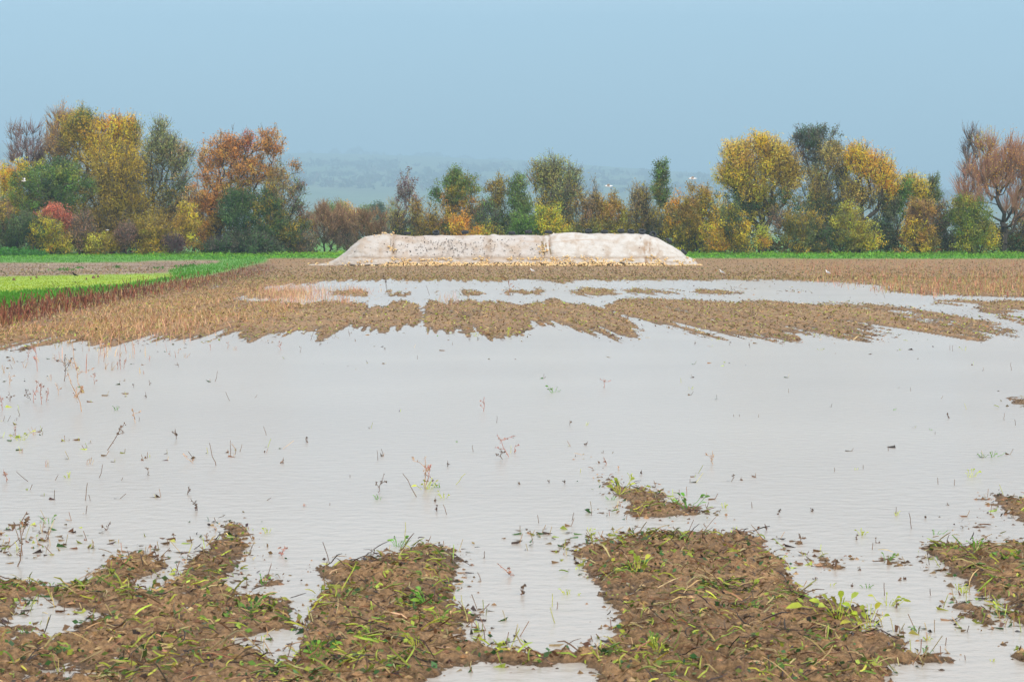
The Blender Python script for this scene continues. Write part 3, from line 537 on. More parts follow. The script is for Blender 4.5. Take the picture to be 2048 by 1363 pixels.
T('shrub', 'olive rust bush under the left flying gull', 'shrub', 1228, 506, 277, [(1222, 425, 32, 32, [olive, (.28, .17, .05)], 110, {}), (1235, 468, 40, 36, [(.15, .14, .035), yg, olive], 140, {})], 38, .1, 3)
T('willow_bush', 'pale twiggy willow left of the slim poplar', 'shrub', 1285, 506, 279, [(1282, 415, 26, 34, [olive, tan, (.22, .18, .06)], 90, wil(nl=12)), (1285, 462, 38, 42, [olive, (.16, .14, .05)], 140, spr(nl=15))], 39, .12, 3)
T('poplar_tree', 'slim upright dark green poplar above the middle hedgerow', 'tree', 1320, 506, 275, [(1322, 350, 12, 26, [grn, dkg, (.11, .15, .04)], 44, dict(nl=24, sp=.4)), (1323, 385, 18, 34, [grn, (.12, .15, .05)], 62, dict(nl=20, sp=.45)), (1322, 430, 22, 50, [gyg, olive], 70, dict(nl=14))], 40, .18)
T('shrub', 'orange yellow bush right of the slim poplar', 'shrub', 1358, 506, 272, [(1356, 425, 26, 36, [orn, (.36, .22, .05), olive], 100, {}), (1362, 468, 36, 38, [olive, ylw, (.14, .13, .04)], 120, dict(nl=20))], 41, .1, 3)
T('hawthorn_bush', 'bronze olive bush between the orange bush and the great willow', 'shrub', 1412, 506, 270, [(1395, 418, 26, 38, [olive, (.27, .18, .045)], 110, {}), (1425, 430, 26, 44, [(.25, .18, .045), dkg, ylw], 110, {}), (1412, 472, 48, 32, [(.11, .11, .035), olive, ylw], 150, {})], 42, .1, 3)
# right group
T('willow_tree', 'great round golden willow with dark ivy on its forked trunk', 'tree', 1523, 506, 272, [(1475, 335, 34, 44, [ylw, (.42, .28, .06)], 140, wil(top=[(.55, .30, .07)])), (1530, 318, 46, 44, [(.42, .31, .06), olive, ylw], 200, wil(top=[ylw, (.52, .3, .06)])), (1572, 350, 28, 46, [olive, (.38, .28, .05)], 110, wil()), (1500, 375, 56, 40, [olive, yg, ylw], 180, wil()), (1485, 418, 34, 36, [dkg, (.06, .08, .035)], 110, dict(nl=26)), (1560, 415, 38, 36, [dkg, olive, grn], 110, dict(nl=20)), (1512, 430, 34, 22, [yg, ylw, olive], 36, {})], 43, .55, fork=.26)
T('alder_tree', 'tall dark sparse alder topping the right group', 'tree', 1622, 506, 284, [(1618, 275, 32, 28, [(.08, .085, .05), dkg], 95, dict(nl=15, sp=.4, fill=.85)), (1648, 290, 36, 34, [(.09, .10, .055), dkg], 110, dict(nl=14, sp=.4, fill=.85)), (1625, 345, 46, 44, [(.09, .10, .055), gyg], 130, dict(nl=13, fill=.85)), (1600, 300, 26, 30, [(.10, .07, .05)], 40, dict(nl=11)), (1622, 430, 30, 50, [dkg, gyg], 90, dict(nl=14))], 44, .32, fork=.55)
T('willow_tree', 'grey olive willow between the alder and the orange willow', 'tree', 1655, 506, 276, [(1670, 325, 30, 36, [(.30, .24, .07), olive], 90, wil(nl=14)), (1690, 370, 26, 40, [gyg, (.26, .21, .06)], 80, wil(nl=13)), (1640, 385, 30, 44, [olive, (.24, .19, .05), ltg], 110, wil(nl=16)), (1658, 440, 50, 44, [dkg, olive, gyg], 150, wil(nl=16))], 45, .3)
T('willow_tree', 'bright orange gold willow with a black forked trunk', 'tree', 1712, 506, 272, [(1722, 325, 24, 34, [orn, ylw], 80, wil(nl=20)), (1755, 345, 36, 34, [orn, ylw, (.5, .27, .05)], 120, wil(nl=20)), (1770, 375, 22, 22, [ylw, orn], 44, wil()), (1712, 395, 26, 36, [(.34, .25, .05), olive], 70, wil(nl=16)), (1760, 405, 36, 26, [(.36, .26, .06), gyg], 50, wil(nl=12))], 46, .4, fork=.36)
T('shrub', 'olive yellow bush under the orange gold willow', 'shrub', 1712, 506, 264, [(1705, 460, 44, 42, [(.14, .15, .035), olive, yg], 190, {}), (1725, 485, 36, 18, [ylw, yg, olive], 50, {})], 47, .09, 3)
T('shrub', 'brownish pink thin bush in front of the great willow', 'shrub', 1580, 506, 264, [(1555, 445, 17, 22, [(.24, .13, .09), brn], 26, spr()), (1600, 465, 46, 38, [(.10, .11, .035), olive], 160, {}), (1650, 475, 36, 28, [(.08, .09, .04), dkg], 90, {})], 48, .09, 3)
T('maple_tree', 'small bright yellow young tree before the great willow', 'tree', 1523, 508, 252, [(1526, 470, 11, 14, [(.32, .36, .04), yg], 22, dict(nl=22, sz=.2)), (1525, 488, 18, 11, [ylw, orn], 26, dict(nl=22, sz=.2))], 49, .05)
T('shrub', 'dark mixed bush left below the great willow', 'shrub', 1462, 507, 262, [(1462, 455, 26, 46, [(.13, .12, .035), ylw, dkg], 120, {}), (1440, 485, 30, 20, [olive, orn], 50, {}), (1480, 475, 18, 30, [ylw, olive], 50, {})], 50, .09, 3)
T('alder_tree', 'fresh green upright tree right of the orange gold willow', 'tree', 1792, 506, 274, [(1805, 395, 17, 36, [(.10, .17, .04), grn], 70, {}), (1782, 420, 22, 46, [(.11, .13, .06), gyg], 90, wil(nl=20)), (1770, 465, 36, 38, [dkg, (.09, .11, .05)], 110, dict(nl=18))], 51, .18)
T('willow_tree', 'small golden topped tree left of the slim green one', 'tree', 1838, 506, 276, [(1828, 380, 24, 24, [(.46, .31, .06), ylw], 62, wil()), (1845, 405, 20, 32, [ylw, olive], 50, wil())], 52, .16)
T('poplar_tree', 'slim pale green young poplar left of the open sky gap', 'tree', 1865, 506, 276, [(1866, 375, 11, 22, [(.13, .17, .05), gyg], 32, dict(nl=18, sp=.4)), (1868, 400, 15, 26, [(.13, .17, .05)], 36, dict(nl=18, sp=.4)), (1868, 450, 22, 46, [olive, gyg], 60, spr())], 53, .14)
T('shrub', 'bronze yellow leaved bush below the golden topped tree', 'shrub', 1836, 507, 265, [(1840, 430, 26, 34, [(.29, .18, .045), brn], 100, {}), (1836, 472, 38, 36, [(.34, .21, .045), (.13, .10, .03), ylw], 170, {})], 54, .09, 3)
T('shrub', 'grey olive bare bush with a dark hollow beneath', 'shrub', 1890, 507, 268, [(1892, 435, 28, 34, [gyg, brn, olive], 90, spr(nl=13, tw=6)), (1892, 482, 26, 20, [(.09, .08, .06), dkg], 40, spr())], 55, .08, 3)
T('hawthorn_bush', 'round green yellow speckled bush left of the pollard willow', 'shrub', 1950, 507, 262, [(1945, 445, 42, 40, [(.10, .14, .025), (.17, .18, .03)], 200, dict(nl=28)), (1955, 478, 42, 28, [(.13, .14, .03), yg, ylw], 140, {}), (1925, 410, 20, 16, [olive], 26, {})], 56, .12, 3)
PB = dict(nl=5, tw=11, tl=2.1, up=1.1, tc=twigr, sz=.22, sp=.8, tt=.9)
T('willow_tree', 'bare orange twigged pollard willow with a thick dark trunk', 'tree', 2006, 507, 268, [(1955, 385, 44, 46, [orn, (.4, .2, .08)], 80, dict(PB, nl=3)), (1985, 350, 34, 50, [orn], 75, dict(PB)), (2030, 335, 40, 44, [orn, (.45, .22, .07)], 105, dict(PB, nl=9)), (2075, 370, 40, 56, [orn], 110, dict(PB)), (1975, 300, 14, 14, [ylw, yg], 18, dict(PB, nl=14)), (2030, 410, 50, 40, [brn], 50, dict(PB, nl=1))], 57, .42, fork=.3)
T('poplar_tree', 'thin bare grey tree rising behind the pollard willow', 'tree', 1938, 506, 288, [(1940, 298, 18, 34, [brn], 46, dict(nl=1, tw=8, tl=1.7, up=1.3, tc=(.16, .13, .12))), (1938, 360, 24, 40, [brn], 40, dict(nl=1, tw=8, tl=1.7, up=1, tc=(.16, .13, .12)))], 58, .2, fork=.5)
T('shrub', 'thin bare bushes right of the pollard willow trunk', 'shrub', 2040, 507, 280, [(2040, 455, 30, 42, [brn, ylw], 70, dict(nl=2, tw=8, tl=1.3, tc=(.2, .16, .13))), (2090, 440, 46, 60, [olive, ylw], 120, {}), (2025, 488, 30, 14, [grn, dkg], 30, {})], 59, .09, 3)
# the row goes on outside the picture on both sides
for k, (bx, D) in enumerate([(-60, 272), (-150, 278), (-240, 274), (-340, 280), (-450, 276), (2150, 274), (2240, 280), (2330, 274), (2430, 279), (2540, 276)]):
    cols = [[olive, ylw], [dkg, grn], [rust, orn], [yg, olive], [gyg, ltg]][k % 5]; hh = [90, 60, 80, 50, 70][(k * 3) % 5]
    T('hedgerow_tree', 'autumn tree continuing the hedgerow beyond the picture edge', 'tree', bx, 507, D, [(bx, 500 - hh * 1.2, 50, hh * .8, cols, 170, wil() if k % 2 else {}), (bx + 10, 465, 60, 40, [olive, dkg], 130, {})], 70 + k, .3)
# understorey that closes the foot of the hedge
b = MB(); n = 3000; px = rng.uniform(-500, 2600, n); px = px[(px < 628) | (px > 790)]; D = rng.uniform(272, 292, len(px)); hgt = rng.uniform(0, 1, len(px)) * (3.6 + 2.2 * noise(px / 45, px * 0, 55))
P = np.stack([(px - CX) / FP * D, D, base_z(0, D) + hgt], -1); Q = np.repeat(P, 22, 0) + rng.normal(0, .55, (len(P) * 22, 3))
cc = np.repeat(pick([(.07, .06, .028), (.05, .065, .028), (.15, .115, .035), (.10, .10, .04), (.19, .12, .04)], len(P), rng), 22, 0); Q[:, 2] = np.maximum(Q[:, 2], 1.0)
b.add(*leaves(Q, rng.uniform(.2, .38, len(Q)), cc, rng))
tag(link('undergrowth', b.mesh('undergrowth'), M_leaf), 'tangled dark undergrowth along the foot of the hedgerow', 'undergrowth', kind='stuff')

# ------------------------------------------------------------------ beet heap under fleece
HDm = 200.0; Yc = 204.2; HZ0 = float(base_z(0, 203))
TOPX = [(575, 532), (612, 529), (640, 527.5), (655, 525), (668, 520.5), (690, 506), (702, 494), (719, 480), (731, 473.5), (752, 469.5), (774, 466.5), (788, 467.5), (805, 470), (830, 472), (850, 470.5), (880, 470), (905, 471), (930, 470), (960, 469), (975, 470), (985, 467.5), (1000, 470), (1040, 470), (1070, 470),
        (1095, 469), (1110, 467), (1130, 466), (1150, 465.5), (1165, 467.5), (1185, 467.5), (1200, 466.5), (1230, 468.5), (1250, 467), (1275, 467.5), (1291, 469), (1315, 476.5), (1330, 484.5), (1344, 492.5), (1361, 503), (1372, 513), (1381, 515.5), (1387, 519.5), (1393, 525), (1400, 530), (1412, 532)]
tx = np.array([(p - CX) / FP * Yc for p, _ in TOPX]); tz = np.array([CH + ray(1024, q + 1.5)[1] * Yc for _, q in TOPX])
def heap(x, t, infl=0.0):
    """t 0..1 from the front foot over the ridge to the back foot"""
    H = np.maximum(np.interp(x, tx, tz) - HZ0, .04)
    half = .9 + 3.3 * np.clip(H / 3.1, 0, 1) ** .8; s = 1 - np.abs(2 * t - 1) ** 2.3
    y = Yc + (2 * t - 1) * half
    lump = .10 * fbm(x * .45, t * 5, 81, 3) + .035 * fbm(x * 2.0, t * 16, 84, 2)
    z = HZ0 + H * s + lump * np.clip(H, 0, 1) * np.clip(s * 3, 0, 1) * (1 - .5 * np.clip(s * 2 - 1, 0, 1)) + infl * s; y = y - (infl + lump * .8 * np.clip(H, 0, 1)) * np.where(t < .5, 1, -1) * np.clip(1.15 - s, 0, 1)
    return np.stack(np.broadcast_arrays(x, y, z), -1)
hx = np.linspace(-21.5, 19.6, 240); ht = np.linspace(0, 1, 40); HXg, HTg = np.meshgrid(hx, ht)
tag(link('beet_heap', mesh_from('beet_heap', heap(HXg, HTg, -.06), grid_faces(40, 240), pick([(.22, .15, .08)], HXg.size, rng, .3), smooth=True), M_beet),  # dark brown puts the shade of gaps between beets into the colour
    'long heap of sugar beets mostly hidden beneath pale fleece sheets', 'beet heap')
M_fleece, t, p = new_mat('fleece')
a = N(t, 'ShaderNodeVertexColor', layer_name='Col'); g = N(t, 'ShaderNodeNewGeometry')
n1 = N(t, 'ShaderNodeTexNoise'); n1.inputs['Scale'].default_value = 1.1; n1.inputs['Detail'].default_value = 8; n1.inputs['Roughness'].default_value = .68
n3 = N(t, 'ShaderNodeTexNoise'); n3.inputs['Scale'].default_value = 1.0; n3.inputs['Detail'].default_value = 6; n3.inputs['Roughness'].default_value = .6
mp = N(t, 'ShaderNodeMapping'); mp.inputs['Scale'].default_value = (1.1, 1, 3.6); t.links.new(g.outputs['Position'], mp.inputs[0]); t.links.new(mp.outputs[0], n3.inputs['Vector']); t.links.new(g.outputs['Position'], n1.inputs['Vector'])
mx = N(t, 'ShaderNodeMix', data_type='RGBA', blend_type='MULTIPLY'); mx.inputs[7].default_value = (.70, .56, .43, 1)
t.links.new(a.outputs[0], mx.inputs[6]); t.links.new(mrange(t, n1.outputs[0], .45, .80, 0, .9), mx.inputs[0]); t.links.new(mx.outputs[2], p.inputs['Base Color'])
p.inputs['Roughness'].default_value = .85; p.inputs['Specular IOR Level'].default_value = .15
bp = N(t, 'ShaderNodeBump'); bp.inputs['Strength'].default_value = .9; bp.inputs['Distance'].default_value = .22; t.links.new(n3.outputs[0], bp.inputs['Height']); t.links.new(bp.outputs[0], p.inputs['Normal'])
def ridged(x, y, s): return (1 - np.abs(noise(x, y, s)) * 2)
def px2x(px, y=201.0): return (px - CX) / FP * y
def sheet(name, label, p0, p1, lift, seed, base, nx, speck=0):
    x0, x1 = px2x(p0), px2x(p1); xs = np.linspace(x0, x1, nx); ts = np.linspace(.0, 1, 70) ** 1.25
    Xg, Tg = np.meshgrid(xs, ts)
    Xg = Xg + .18 * noise(Tg * 6, Xg * .2, seed) * (np.minimum(np.abs(Xg - x0), np.abs(Xg - x1)) < .5)
    H = np.maximum(np.interp(Xg, tx, tz) - HZ0, .04)
    hem = .022 + .012 * noise(Xg * .55, Xg * 0, seed + 3) + .008 * noise(Xg * 1.7, Xg * 0, seed + 4)
    hem = np.where(Xg < px2x(775), .012, hem); hem = np.where(Xg > px2x(1335), .012, hem)
    kf = np.clip((Xg - px2x(735)) / 2.0, 0, 1) * np.clip((px2x(1350) - Xg) / 1.5, 0, 1); hem = hem * kf + .010 * (1 - kf)
    Tt = hem + (1 - 2 * hem) * Tg
    P = heap(Xg, Tt, .05 + lift)
    front = np.clip(1 - np.abs(2 * Tt - 1) * 0 - Tt * 2.2, 0, 1)
    hh = (P[..., 2] - HZ0)
    # folds: crease where the row of weights holds the hem, fans at the ends, slack waves
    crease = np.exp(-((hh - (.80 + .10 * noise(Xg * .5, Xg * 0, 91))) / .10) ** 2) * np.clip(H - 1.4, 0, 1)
    wr = .08 * ridged(Xg * .9 + hh * .8, hh * 3.2 + Xg * .25, seed + 7) + .045 * ridged(Xg * 2.6 + hh, hh * 5, seed + 8)
    low = np.clip(1.1 - hh, 0, 1)
    fan = .06 * ridged((Xg - x0) * .5 + hh * 2.2, (Xg - x0) * .2, seed + 9) * (np.clip(1 - np.minimum(np.abs(Xg - px2x(720)), np.abs(Xg - px2x(1340))) / 3, 0, 1))
    billow = .12 * np.abs(noise(Xg * 1.1, Xg * 0 + 3, seed + 5)) * np.clip(1 - np.abs(hh - .5) / .35, 0, 1) * np.clip(H - 1, 0, 1)
    d = wr * (.35 + .9 * low) + fan + billow - .13 * crease
    for fx, wdt in ((785, .16), (1085, .2), (1093, .25), (1100, .15)):                     # gathered vertical folds
        d = d - .16 * np.exp(-((Xg - px2x(fx + 3 * (2 - hh.clip(0, 3)))) / wdt) ** 2) * np.clip(hh - .3, 0, 1)
    P[..., 1] -= d * np.where(Tt < .5, 1, -1); P[..., 2] += d * .25 * np.clip(hh, 0, 1)
    P[..., 2] = np.maximum(P[..., 2], HZ0 + .02)
    C = np.broadcast_to(np.array(base), Xg.shape + (3,)).copy()
    C = lerp(C, (.38, .28, .19), np.clip(crease * .75, 0, .8))  # fold shade is put into the sheet colour along the crease
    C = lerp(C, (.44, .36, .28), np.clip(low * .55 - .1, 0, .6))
    dirt = np.clip(fbm(Xg * .7, hh * .9, seed + 20, 4) * 1.3 - .1, 0, .6); C = lerp(C, (.43, .34, .26), dirt)
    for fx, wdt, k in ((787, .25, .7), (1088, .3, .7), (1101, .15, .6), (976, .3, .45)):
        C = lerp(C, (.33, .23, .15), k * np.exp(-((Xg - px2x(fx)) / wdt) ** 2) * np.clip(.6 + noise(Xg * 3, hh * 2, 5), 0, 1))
    st = np.exp(-((Xg - px2x(1298)) / .95) ** 4) * np.clip(fbm(Xg * 2.2, hh * 1.5, 77, 4) * 1.8 + .05, 0, .9) * np.clip(3.1 - hh, 0, 1); C = lerp(C, (.33, .22, .13), st)
    for px_, q0, q1, L in ((1165, 482, 1.0, 75), (1060, 480, 1, 20)):
        zc = CH + ray(1024, q0 + 3 * np.sin(Xg * .6))[1] * 201.5; C = lerp(C, (.40, .27, .18), .75 * np.exp(-((P[..., 2] - zc) / .05) ** 2) * np.clip(1 - np.abs(Xg - px2x(px_)) / (L / 20), 0, 1) ** .4)
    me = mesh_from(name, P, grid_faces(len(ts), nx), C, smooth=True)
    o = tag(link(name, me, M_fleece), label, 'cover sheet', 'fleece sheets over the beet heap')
    sm = o.modifiers.new('thickness', 'SOLIDIFY'); sm.thickness = .012; sm.offset = -1
    return o
sheet('fleece_sheet', 'creased left end fleece sheet running out flat onto the ground', 612, 792, .03, 300, (.51, .47, .43), 150)
sheet('fleece_sheet', 'middle fleece sheet sprinkled with dark leaf specks', 782, 1104, .0, 320, (.51, .47, .435), 260)
sheet('fleece_sheet', 'clean white right hand fleece sheet with a brown stained patch', 1088, 1400, .035, 340, (.56, .535, .50), 260)
# surface lookup by pixel, for what lies on the sheets
dg_t = np.linspace(.03, .5, 60)
def on_sheet(px, py):
    x = px2x(px); P = heap(np.full(60, x), dg_t, .10); _, yy = proj(P[:, 0], P[:, 1], P[:, 2]); i = int(np.argmin(np.abs(yy - py))); return P[i]
# beets
def beet_mesh(k):
    r = np.random.default_rng(900 + k); prof = np.array([(-.095, .012), (-.07, .035), (-.025, .065), (.02, .078), (.055, .066), (.075, .035)]); n = 7; V = []
    for z, rad in prof:
        th = np.arange(n) * 2 * np.pi / n; rr = rad * (1 + r.normal(0, .07, n)); V.append(np.stack([rr * np.cos(th), rr * np.sin(th), np.full(n, z)], -1))
    V = np.concatenate(V); m_ = len(V); V = np.concatenate([V, [[0, 0, -.12], [0, 0, .08]]])
    F = grid_faces(6, n, wrap=True); i = np.arange(n); t0 = np.stack([(i + 1) % n, i, np.full(n, m_)], -1); t1 = np.stack([i + 5 * n, (i + 1) % n + 5 * n, np.full(n, m_ + 1)], -1)
    base = [(.74, .54, .25), (.68, .46, .20), (.78, .62, .36), (.58, .37, .17), (.72, .50, .28)][k % 5]
    C = np.tile(base, (len(V), 1)) * (1 + r.normal(0, .08, (len(V), 1))); C[-1] = (.66, .57, .38); C[5 * n:6 * n] = (.52, .40, .2)
    return V, F, np.concatenate([t0, t1]), C
BV = [beet_mesh(k) for k in range(5)]
BM = [mesh_from('sugar_beet', v, [f, q], c, smooth=True) for v, f, q, c in BV]
for m in BM: m.materials.append(M_beet)
r = np.random.default_rng(55); pos = []
xs = np.concatenate([r.uniform(px2x(765), px2x(1330), 1150), r.uniform(px2x(1330), px2x(1408), 90), r.uniform(px2x(690), px2x(765), 26)])
for x in xs:
    px = CX + FP * x / 200.5; hmax = .42 + .16 * float(noise(x * .5, 0, 9)) + (.12 if 1130 < px < 1230 else 0)
    if px > 1330 or px < 765: hmax = .08
    k = r.uniform(0, 1) ** 1.2; t_ = .002 + .05 * k; P = heap(x, t_, .06); y = float(P[1]) - .10 - (1 - k) * r.uniform(0, .5)
    z = HZ0 + k * hmax + r.uniform(0, .06); z = max(z, float(base_z(0, y)) + .07); pos.append((x, y, z, r.random() < .5))
def pile(px, py, n, sx, sz):
    P = on_sheet(px, py)
    for _ in range(n):
        dx = r.normal(0, sx); dz = r.normal(0, sz); pos.append((P[0] + dx, P[1] - .07 + dz * .35 - r.uniform(0, .10), P[2] + dz + .02, True))
for q in [(792, 518, 14, .45, .12), (816, 522, 14, .3, .15), (854, 519, 16, .5, .08), (893, 518, 18, .45, .1), (953, 518, 9, .22, .06), (970, 522, 20, .3, .2), (1020, 519, 12, .3, .1), (1041, 518, 8, .25, .07), (1076, 518, 24, .6, .1), (1110, 520, 18, .25, .2), (1137, 519, 22, .3, .16),
          (1164, 518, 7, .12, .15), (1185, 518, 14, .4, .1), (1255, 521, 22, .5, .14), (1302, 518, 20, .3, .22), (1317, 521, 18, .32, .2), (1352, 523, 20, .5, .14), (1360, 527, 6, .1, .1), (1087, 501, 30, .3, .22), (782, 497, 16, .2, .16), (774, 468, 12, .35, .08), (757, 470, 5, .2, .05), (1233, 468, 4, .2, .04), (1330, 519, 4, .2, .1),
          (728, 524, 8, .25, .08), (744, 522, 6, .3, .06), (1376, 515, 4, .2, .05), (1388, 521, 8, .25, .1), (628, 528, 6, .08, .08), (613, 526, 3, .1, .05), (652, 527, 4, .1, .05), (1100, 466, 5, .2, .05), (700, 526, 5, .3, .05)]:
    pile(*q)
pos = sorted(pos, key=lambda q: q[1]); rot = r.uniform(0, 2 * np.pi, (len(pos), 3)); scl = r.uniform(.75, 1.3, len(pos))
from mathutils import Euler
sb = MB()
piles_idx = [i for i, q in enumerate(pos) if q[3]]; solo = set([i for i in range(len(pos))][:300])
for i, (x, y, z, _) in enumerate(pos):
    k = i % 5
    if i in solo:
        o = bpy.data.objects.new('sugar_beet', BM[k]); COL.objects.link(o); o.location = (x, y, z); o.rotation_euler = tuple(rot[i]); o.scale = (scl[i],) * 3
        tag(o, 'pale tan sugar beet lying in the row at the foot of the covered heap', 'sugar beet', 'sugar beets spilling along the foot of the heap')
    else:
        R = np.array(Euler(tuple(rot[i])).to_matrix()) * scl[i]; v, f, q, c = BV[k]; V = v @ R.T + (x, y, z); sb.V.append(V); sb.F += [f + sb.n, q + sb.n]; sb.C.append(c); sb.n += len(V)
tag(link('sugar_beets', sb.mesh('sugar_beets', True), M_beet), 'mass of tan sugar beets showing under and on the fleece hem', 'sugar beets', kind='stuff')
# dark leaf specks on the middle sheet
px = np.concatenate([r.normal(915, 60, 300), r.uniform(790, 1085, 130), r.uniform(1090, 1290, 8), r.uniform(700, 790, 14)]); py = np.concatenate([r.normal(494, 10, 300), r.uniform(474, 514, 130), r.uniform(476, 500, 8), r.uniform(490, 516, 14)])
ok = (px > 700) & (py > 474) & (py < 516) & ((px < 1090) | (np.arange(len(px)) > 429)); Q = np.array([on_sheet(a, b_) for a, b_ in zip(px[ok], py[ok])]) + (0, -.06, .02)
b = MB(); b.add(*leaves(Q, r.uniform(.07, .17, len(Q)), pick([(.06, .05, .045), (.11, .09, .07)], len(Q), r, .2), r, elong=1.2))
tag(link('leaf_specks', b.mesh('leaf_specks'), M_litter), 'dark leaf scraps stuck to the middle fleece sheet', 'leaf scraps', kind='stuff')

# ------------------------------------------------------------------ tyres on the ridge
def ring_mesh(name, prof, n, col, rough=0):
    th = np.arange(n) * 2 * np.pi / n; V = []
    for R, z in prof: V.append(np.stack([R * np.cos(th), R * np.sin(th), np.full(n, z)], -1))
    V = np.concatenate(V); F = grid_faces(len(prof), n, wrap=True); return V, F, np.tile(col, (len(V), 1))
carc = ring_mesh('t', [(.195, -.07), (.20, -.092), (.24, -.105), (.29, -.098), (.315, -.075), (.317, 0), (.315, .075), (.29, .098), (.24, .105), (.20, .092), (.195, .07), (.22, 0), (.195, -.07)], 28, (.030, .033, .038))
tb_ = MB(); tb_.add(*carc); TY = tb_.mesh('tyre', True); TY.materials.append(M_rubber)
tr = MB(); n = 36
for k in range(n):
    a0 = k * 2 * np.pi / n
    for zz, sh in ((-.05, 0), (0, .5), (.05, 0)):
        a = a0 + sh * 2 * np.pi / n; a1 = a + 2 * np.pi / n * .7
        c = [(R * math.cos(q), R * math.sin(q), zz + dz) for R in (.312, .333) for q in (a, a1) for dz in (-.019, .019)]
        tr.add(np.array(c), np.array([[4, 5, 7, 6], [0, 4, 6, 2], [1, 3, 7, 5], [0, 1, 5, 4], [2, 6, 7, 3]]), np.tile((.040, .042, .046), (8, 1)))
TR = tr.mesh('tread'); TR.materials.append(M_rubber)
tyres = [(815, 470.2, -.18, 0, 'first tyre from the left lying flat on the heap ridge'), (872, 469.5, .32, 0, 'second tyre from the left, tipped so its dark hole shows'), (930, 468.5, -.05, -.12, 'tilted tyre standing out behind the middle sheet ridge'),
         (1024, 470, -.15, 0, 'half sunken grey tyre right of the fleece hump'), (1057, 468, .0, 0, 'flat tyre just left of the gathered folds'), (1097, 468, -.12, .05, 'tyre with a beet on it above the gathered folds'), (1177, 466, .16, 0, 'thick looking tyre at the left of the white sheet ridge'),
         (1209, 467.5, .02, 0, 'flat greenish tyre in the middle of the white sheet ridge'), (1242, 466, .08, 0, 'dark flat tyre left of the close trio on the white sheet'), (1262, 467, .18, .2, 'small looking tyre leaning right between two others'), (1284, 467, .42, .05, 'tyre tipped towards the field at the right end of the ridge'),
         (1306, 473, .75, .38, 'tyre with open hole where the ridge starts to fall right'), (1336, 484.8, -.1, .66, 'tyre seen edge on upon the right slope'), (1366, 507, -.1, .72, 'lowest tyre edge on near the foot of the right slope')]
for px, py, tilt, lean, lab in tyres:
    Pc = at(px, py, Yc - .1 if tilt < .3 else Yc - .35); o = bpy.data.objects.new('tyre', TY); COL.objects.link(o); o.location = tuple(Pc + np.array([0, 0, .21 if lean < .5 else .08]))
    o.scale = (1.1, 1.1, 1.4); o.rotation_euler = (tilt + .22, lean, r.uniform(0, .2)); tag(o, lab, 'tyre', 'tyres weighing down the fleece'); q = bpy.data.objects.new('tread', TR); COL.objects.link(q); q.parent = o
    if lean > .5: o.location.z += .10; o.location.x += .10

# ------------------------------------------------------------------ fine ground cover
CLUS = [None]
def land_pts(n, py0, py1, px0=-150, px1=2200, uniform=True, r=rng):
    if CLUS[0] is not None:
        c = CLUS[0][r.integers(0, len(CLUS[0]), n)]; s_ = c[:, 2:3]; q = c[:, :2] + r.normal(0, 1, (n, 2)) * s_ * (1, 1.5); return q[:, 0], q[:, 1]
    D0, D1 = 8800 / (py1 - HOR), 8800 / (py0 - HOR)
    if uniform: D = np.sqrt(r.uniform(D0 ** 2, D1 ** 2, n))
    else: D = 8800 / (r.uniform(py0, py1, n) - HOR)
    return (r.uniform(px0, px1, n) - CX) / FP * D, D
yel, yel2, lgr, dgr, strw, bro, blk = (.38, .42, .055), (.30, .35, .05), (.12, .24, .035), (.04, .10, .03), (.42, .32, .15), (.15, .085, .04), (.055, .04, .035)
def litter(n, py0, py1, kinds, uniform=True, wmin=.012, lw=(.06, .22), wd=(.004, .009), cols=None, floatp=.05, sides=0, patch=0):
    x, y = land_pts(n, py0, py1, uniform=uniform); z, px, py, m1, m2 = height(x, y)
    if patch: keepp = noise(x * 1.4, y * .6, 131) + .55 * noise(x * 5, y * 3, 132) > rng.uniform(-1.0, .55, len(x))
    else: keepp = np.ones(len(x), bool)
    g = samp(GREENb, px, py) < .3
    ok = ((z > wmin) | (rng.random(n) < floatp * np.clip(m2 * 3, 0, 1))) & keepp & g
    x, y, z, px, py = x[ok], y[ok], np.maximum(z[ok], .0), px[ok], py[ok]; k = len(x)
    L = rng.uniform(*lw, k); th = rng.uniform(0, 2 * np.pi, k); bend = rng.normal(0, .2, k); K = 4; P = np.zeros((k, K, 3))
    s = np.linspace(-.5, .5, K)
    P[..., 0] = x[:, None] + np.cos(th)[:, None] * s * L[:, None] - np.sin(th)[:, None] * (bend * L)[:, None] * s ** 2 * 2
    P[..., 1] = y[:, None] + np.sin(th)[:, None] * s * L[:, None] + np.cos(th)[:, None] * (bend * L)[:, None] * s ** 2 * 2
    hz = height(P[..., 0], P[..., 1])[0]; tilt = rng.normal(0, .16, k)[:, None] * L[:, None] * (s + .5)[None] * 2
    P[..., 2] = np.maximum(hz.mean(1, keepdims=True) * .5 + hz * .5, 0) + .010 + np.abs(tilt) + (.22 * L * rng.random(k))[:, None] * (.25 - s ** 2)[None] * 2
    W = rng.uniform(*wd, k)[:, None] * np.array([.8, 1, 1, .5]); C = pick(cols, k, rng, .22)
    if sides: return tubes(P, W, C, sides)
    S = np.stack([-np.sin(th), np.cos(th), rng.normal(0, .8, k)], -1); S /= np.linalg.norm(S, axis=1, keepdims=True)
    return ribbons(P, W, S, C)
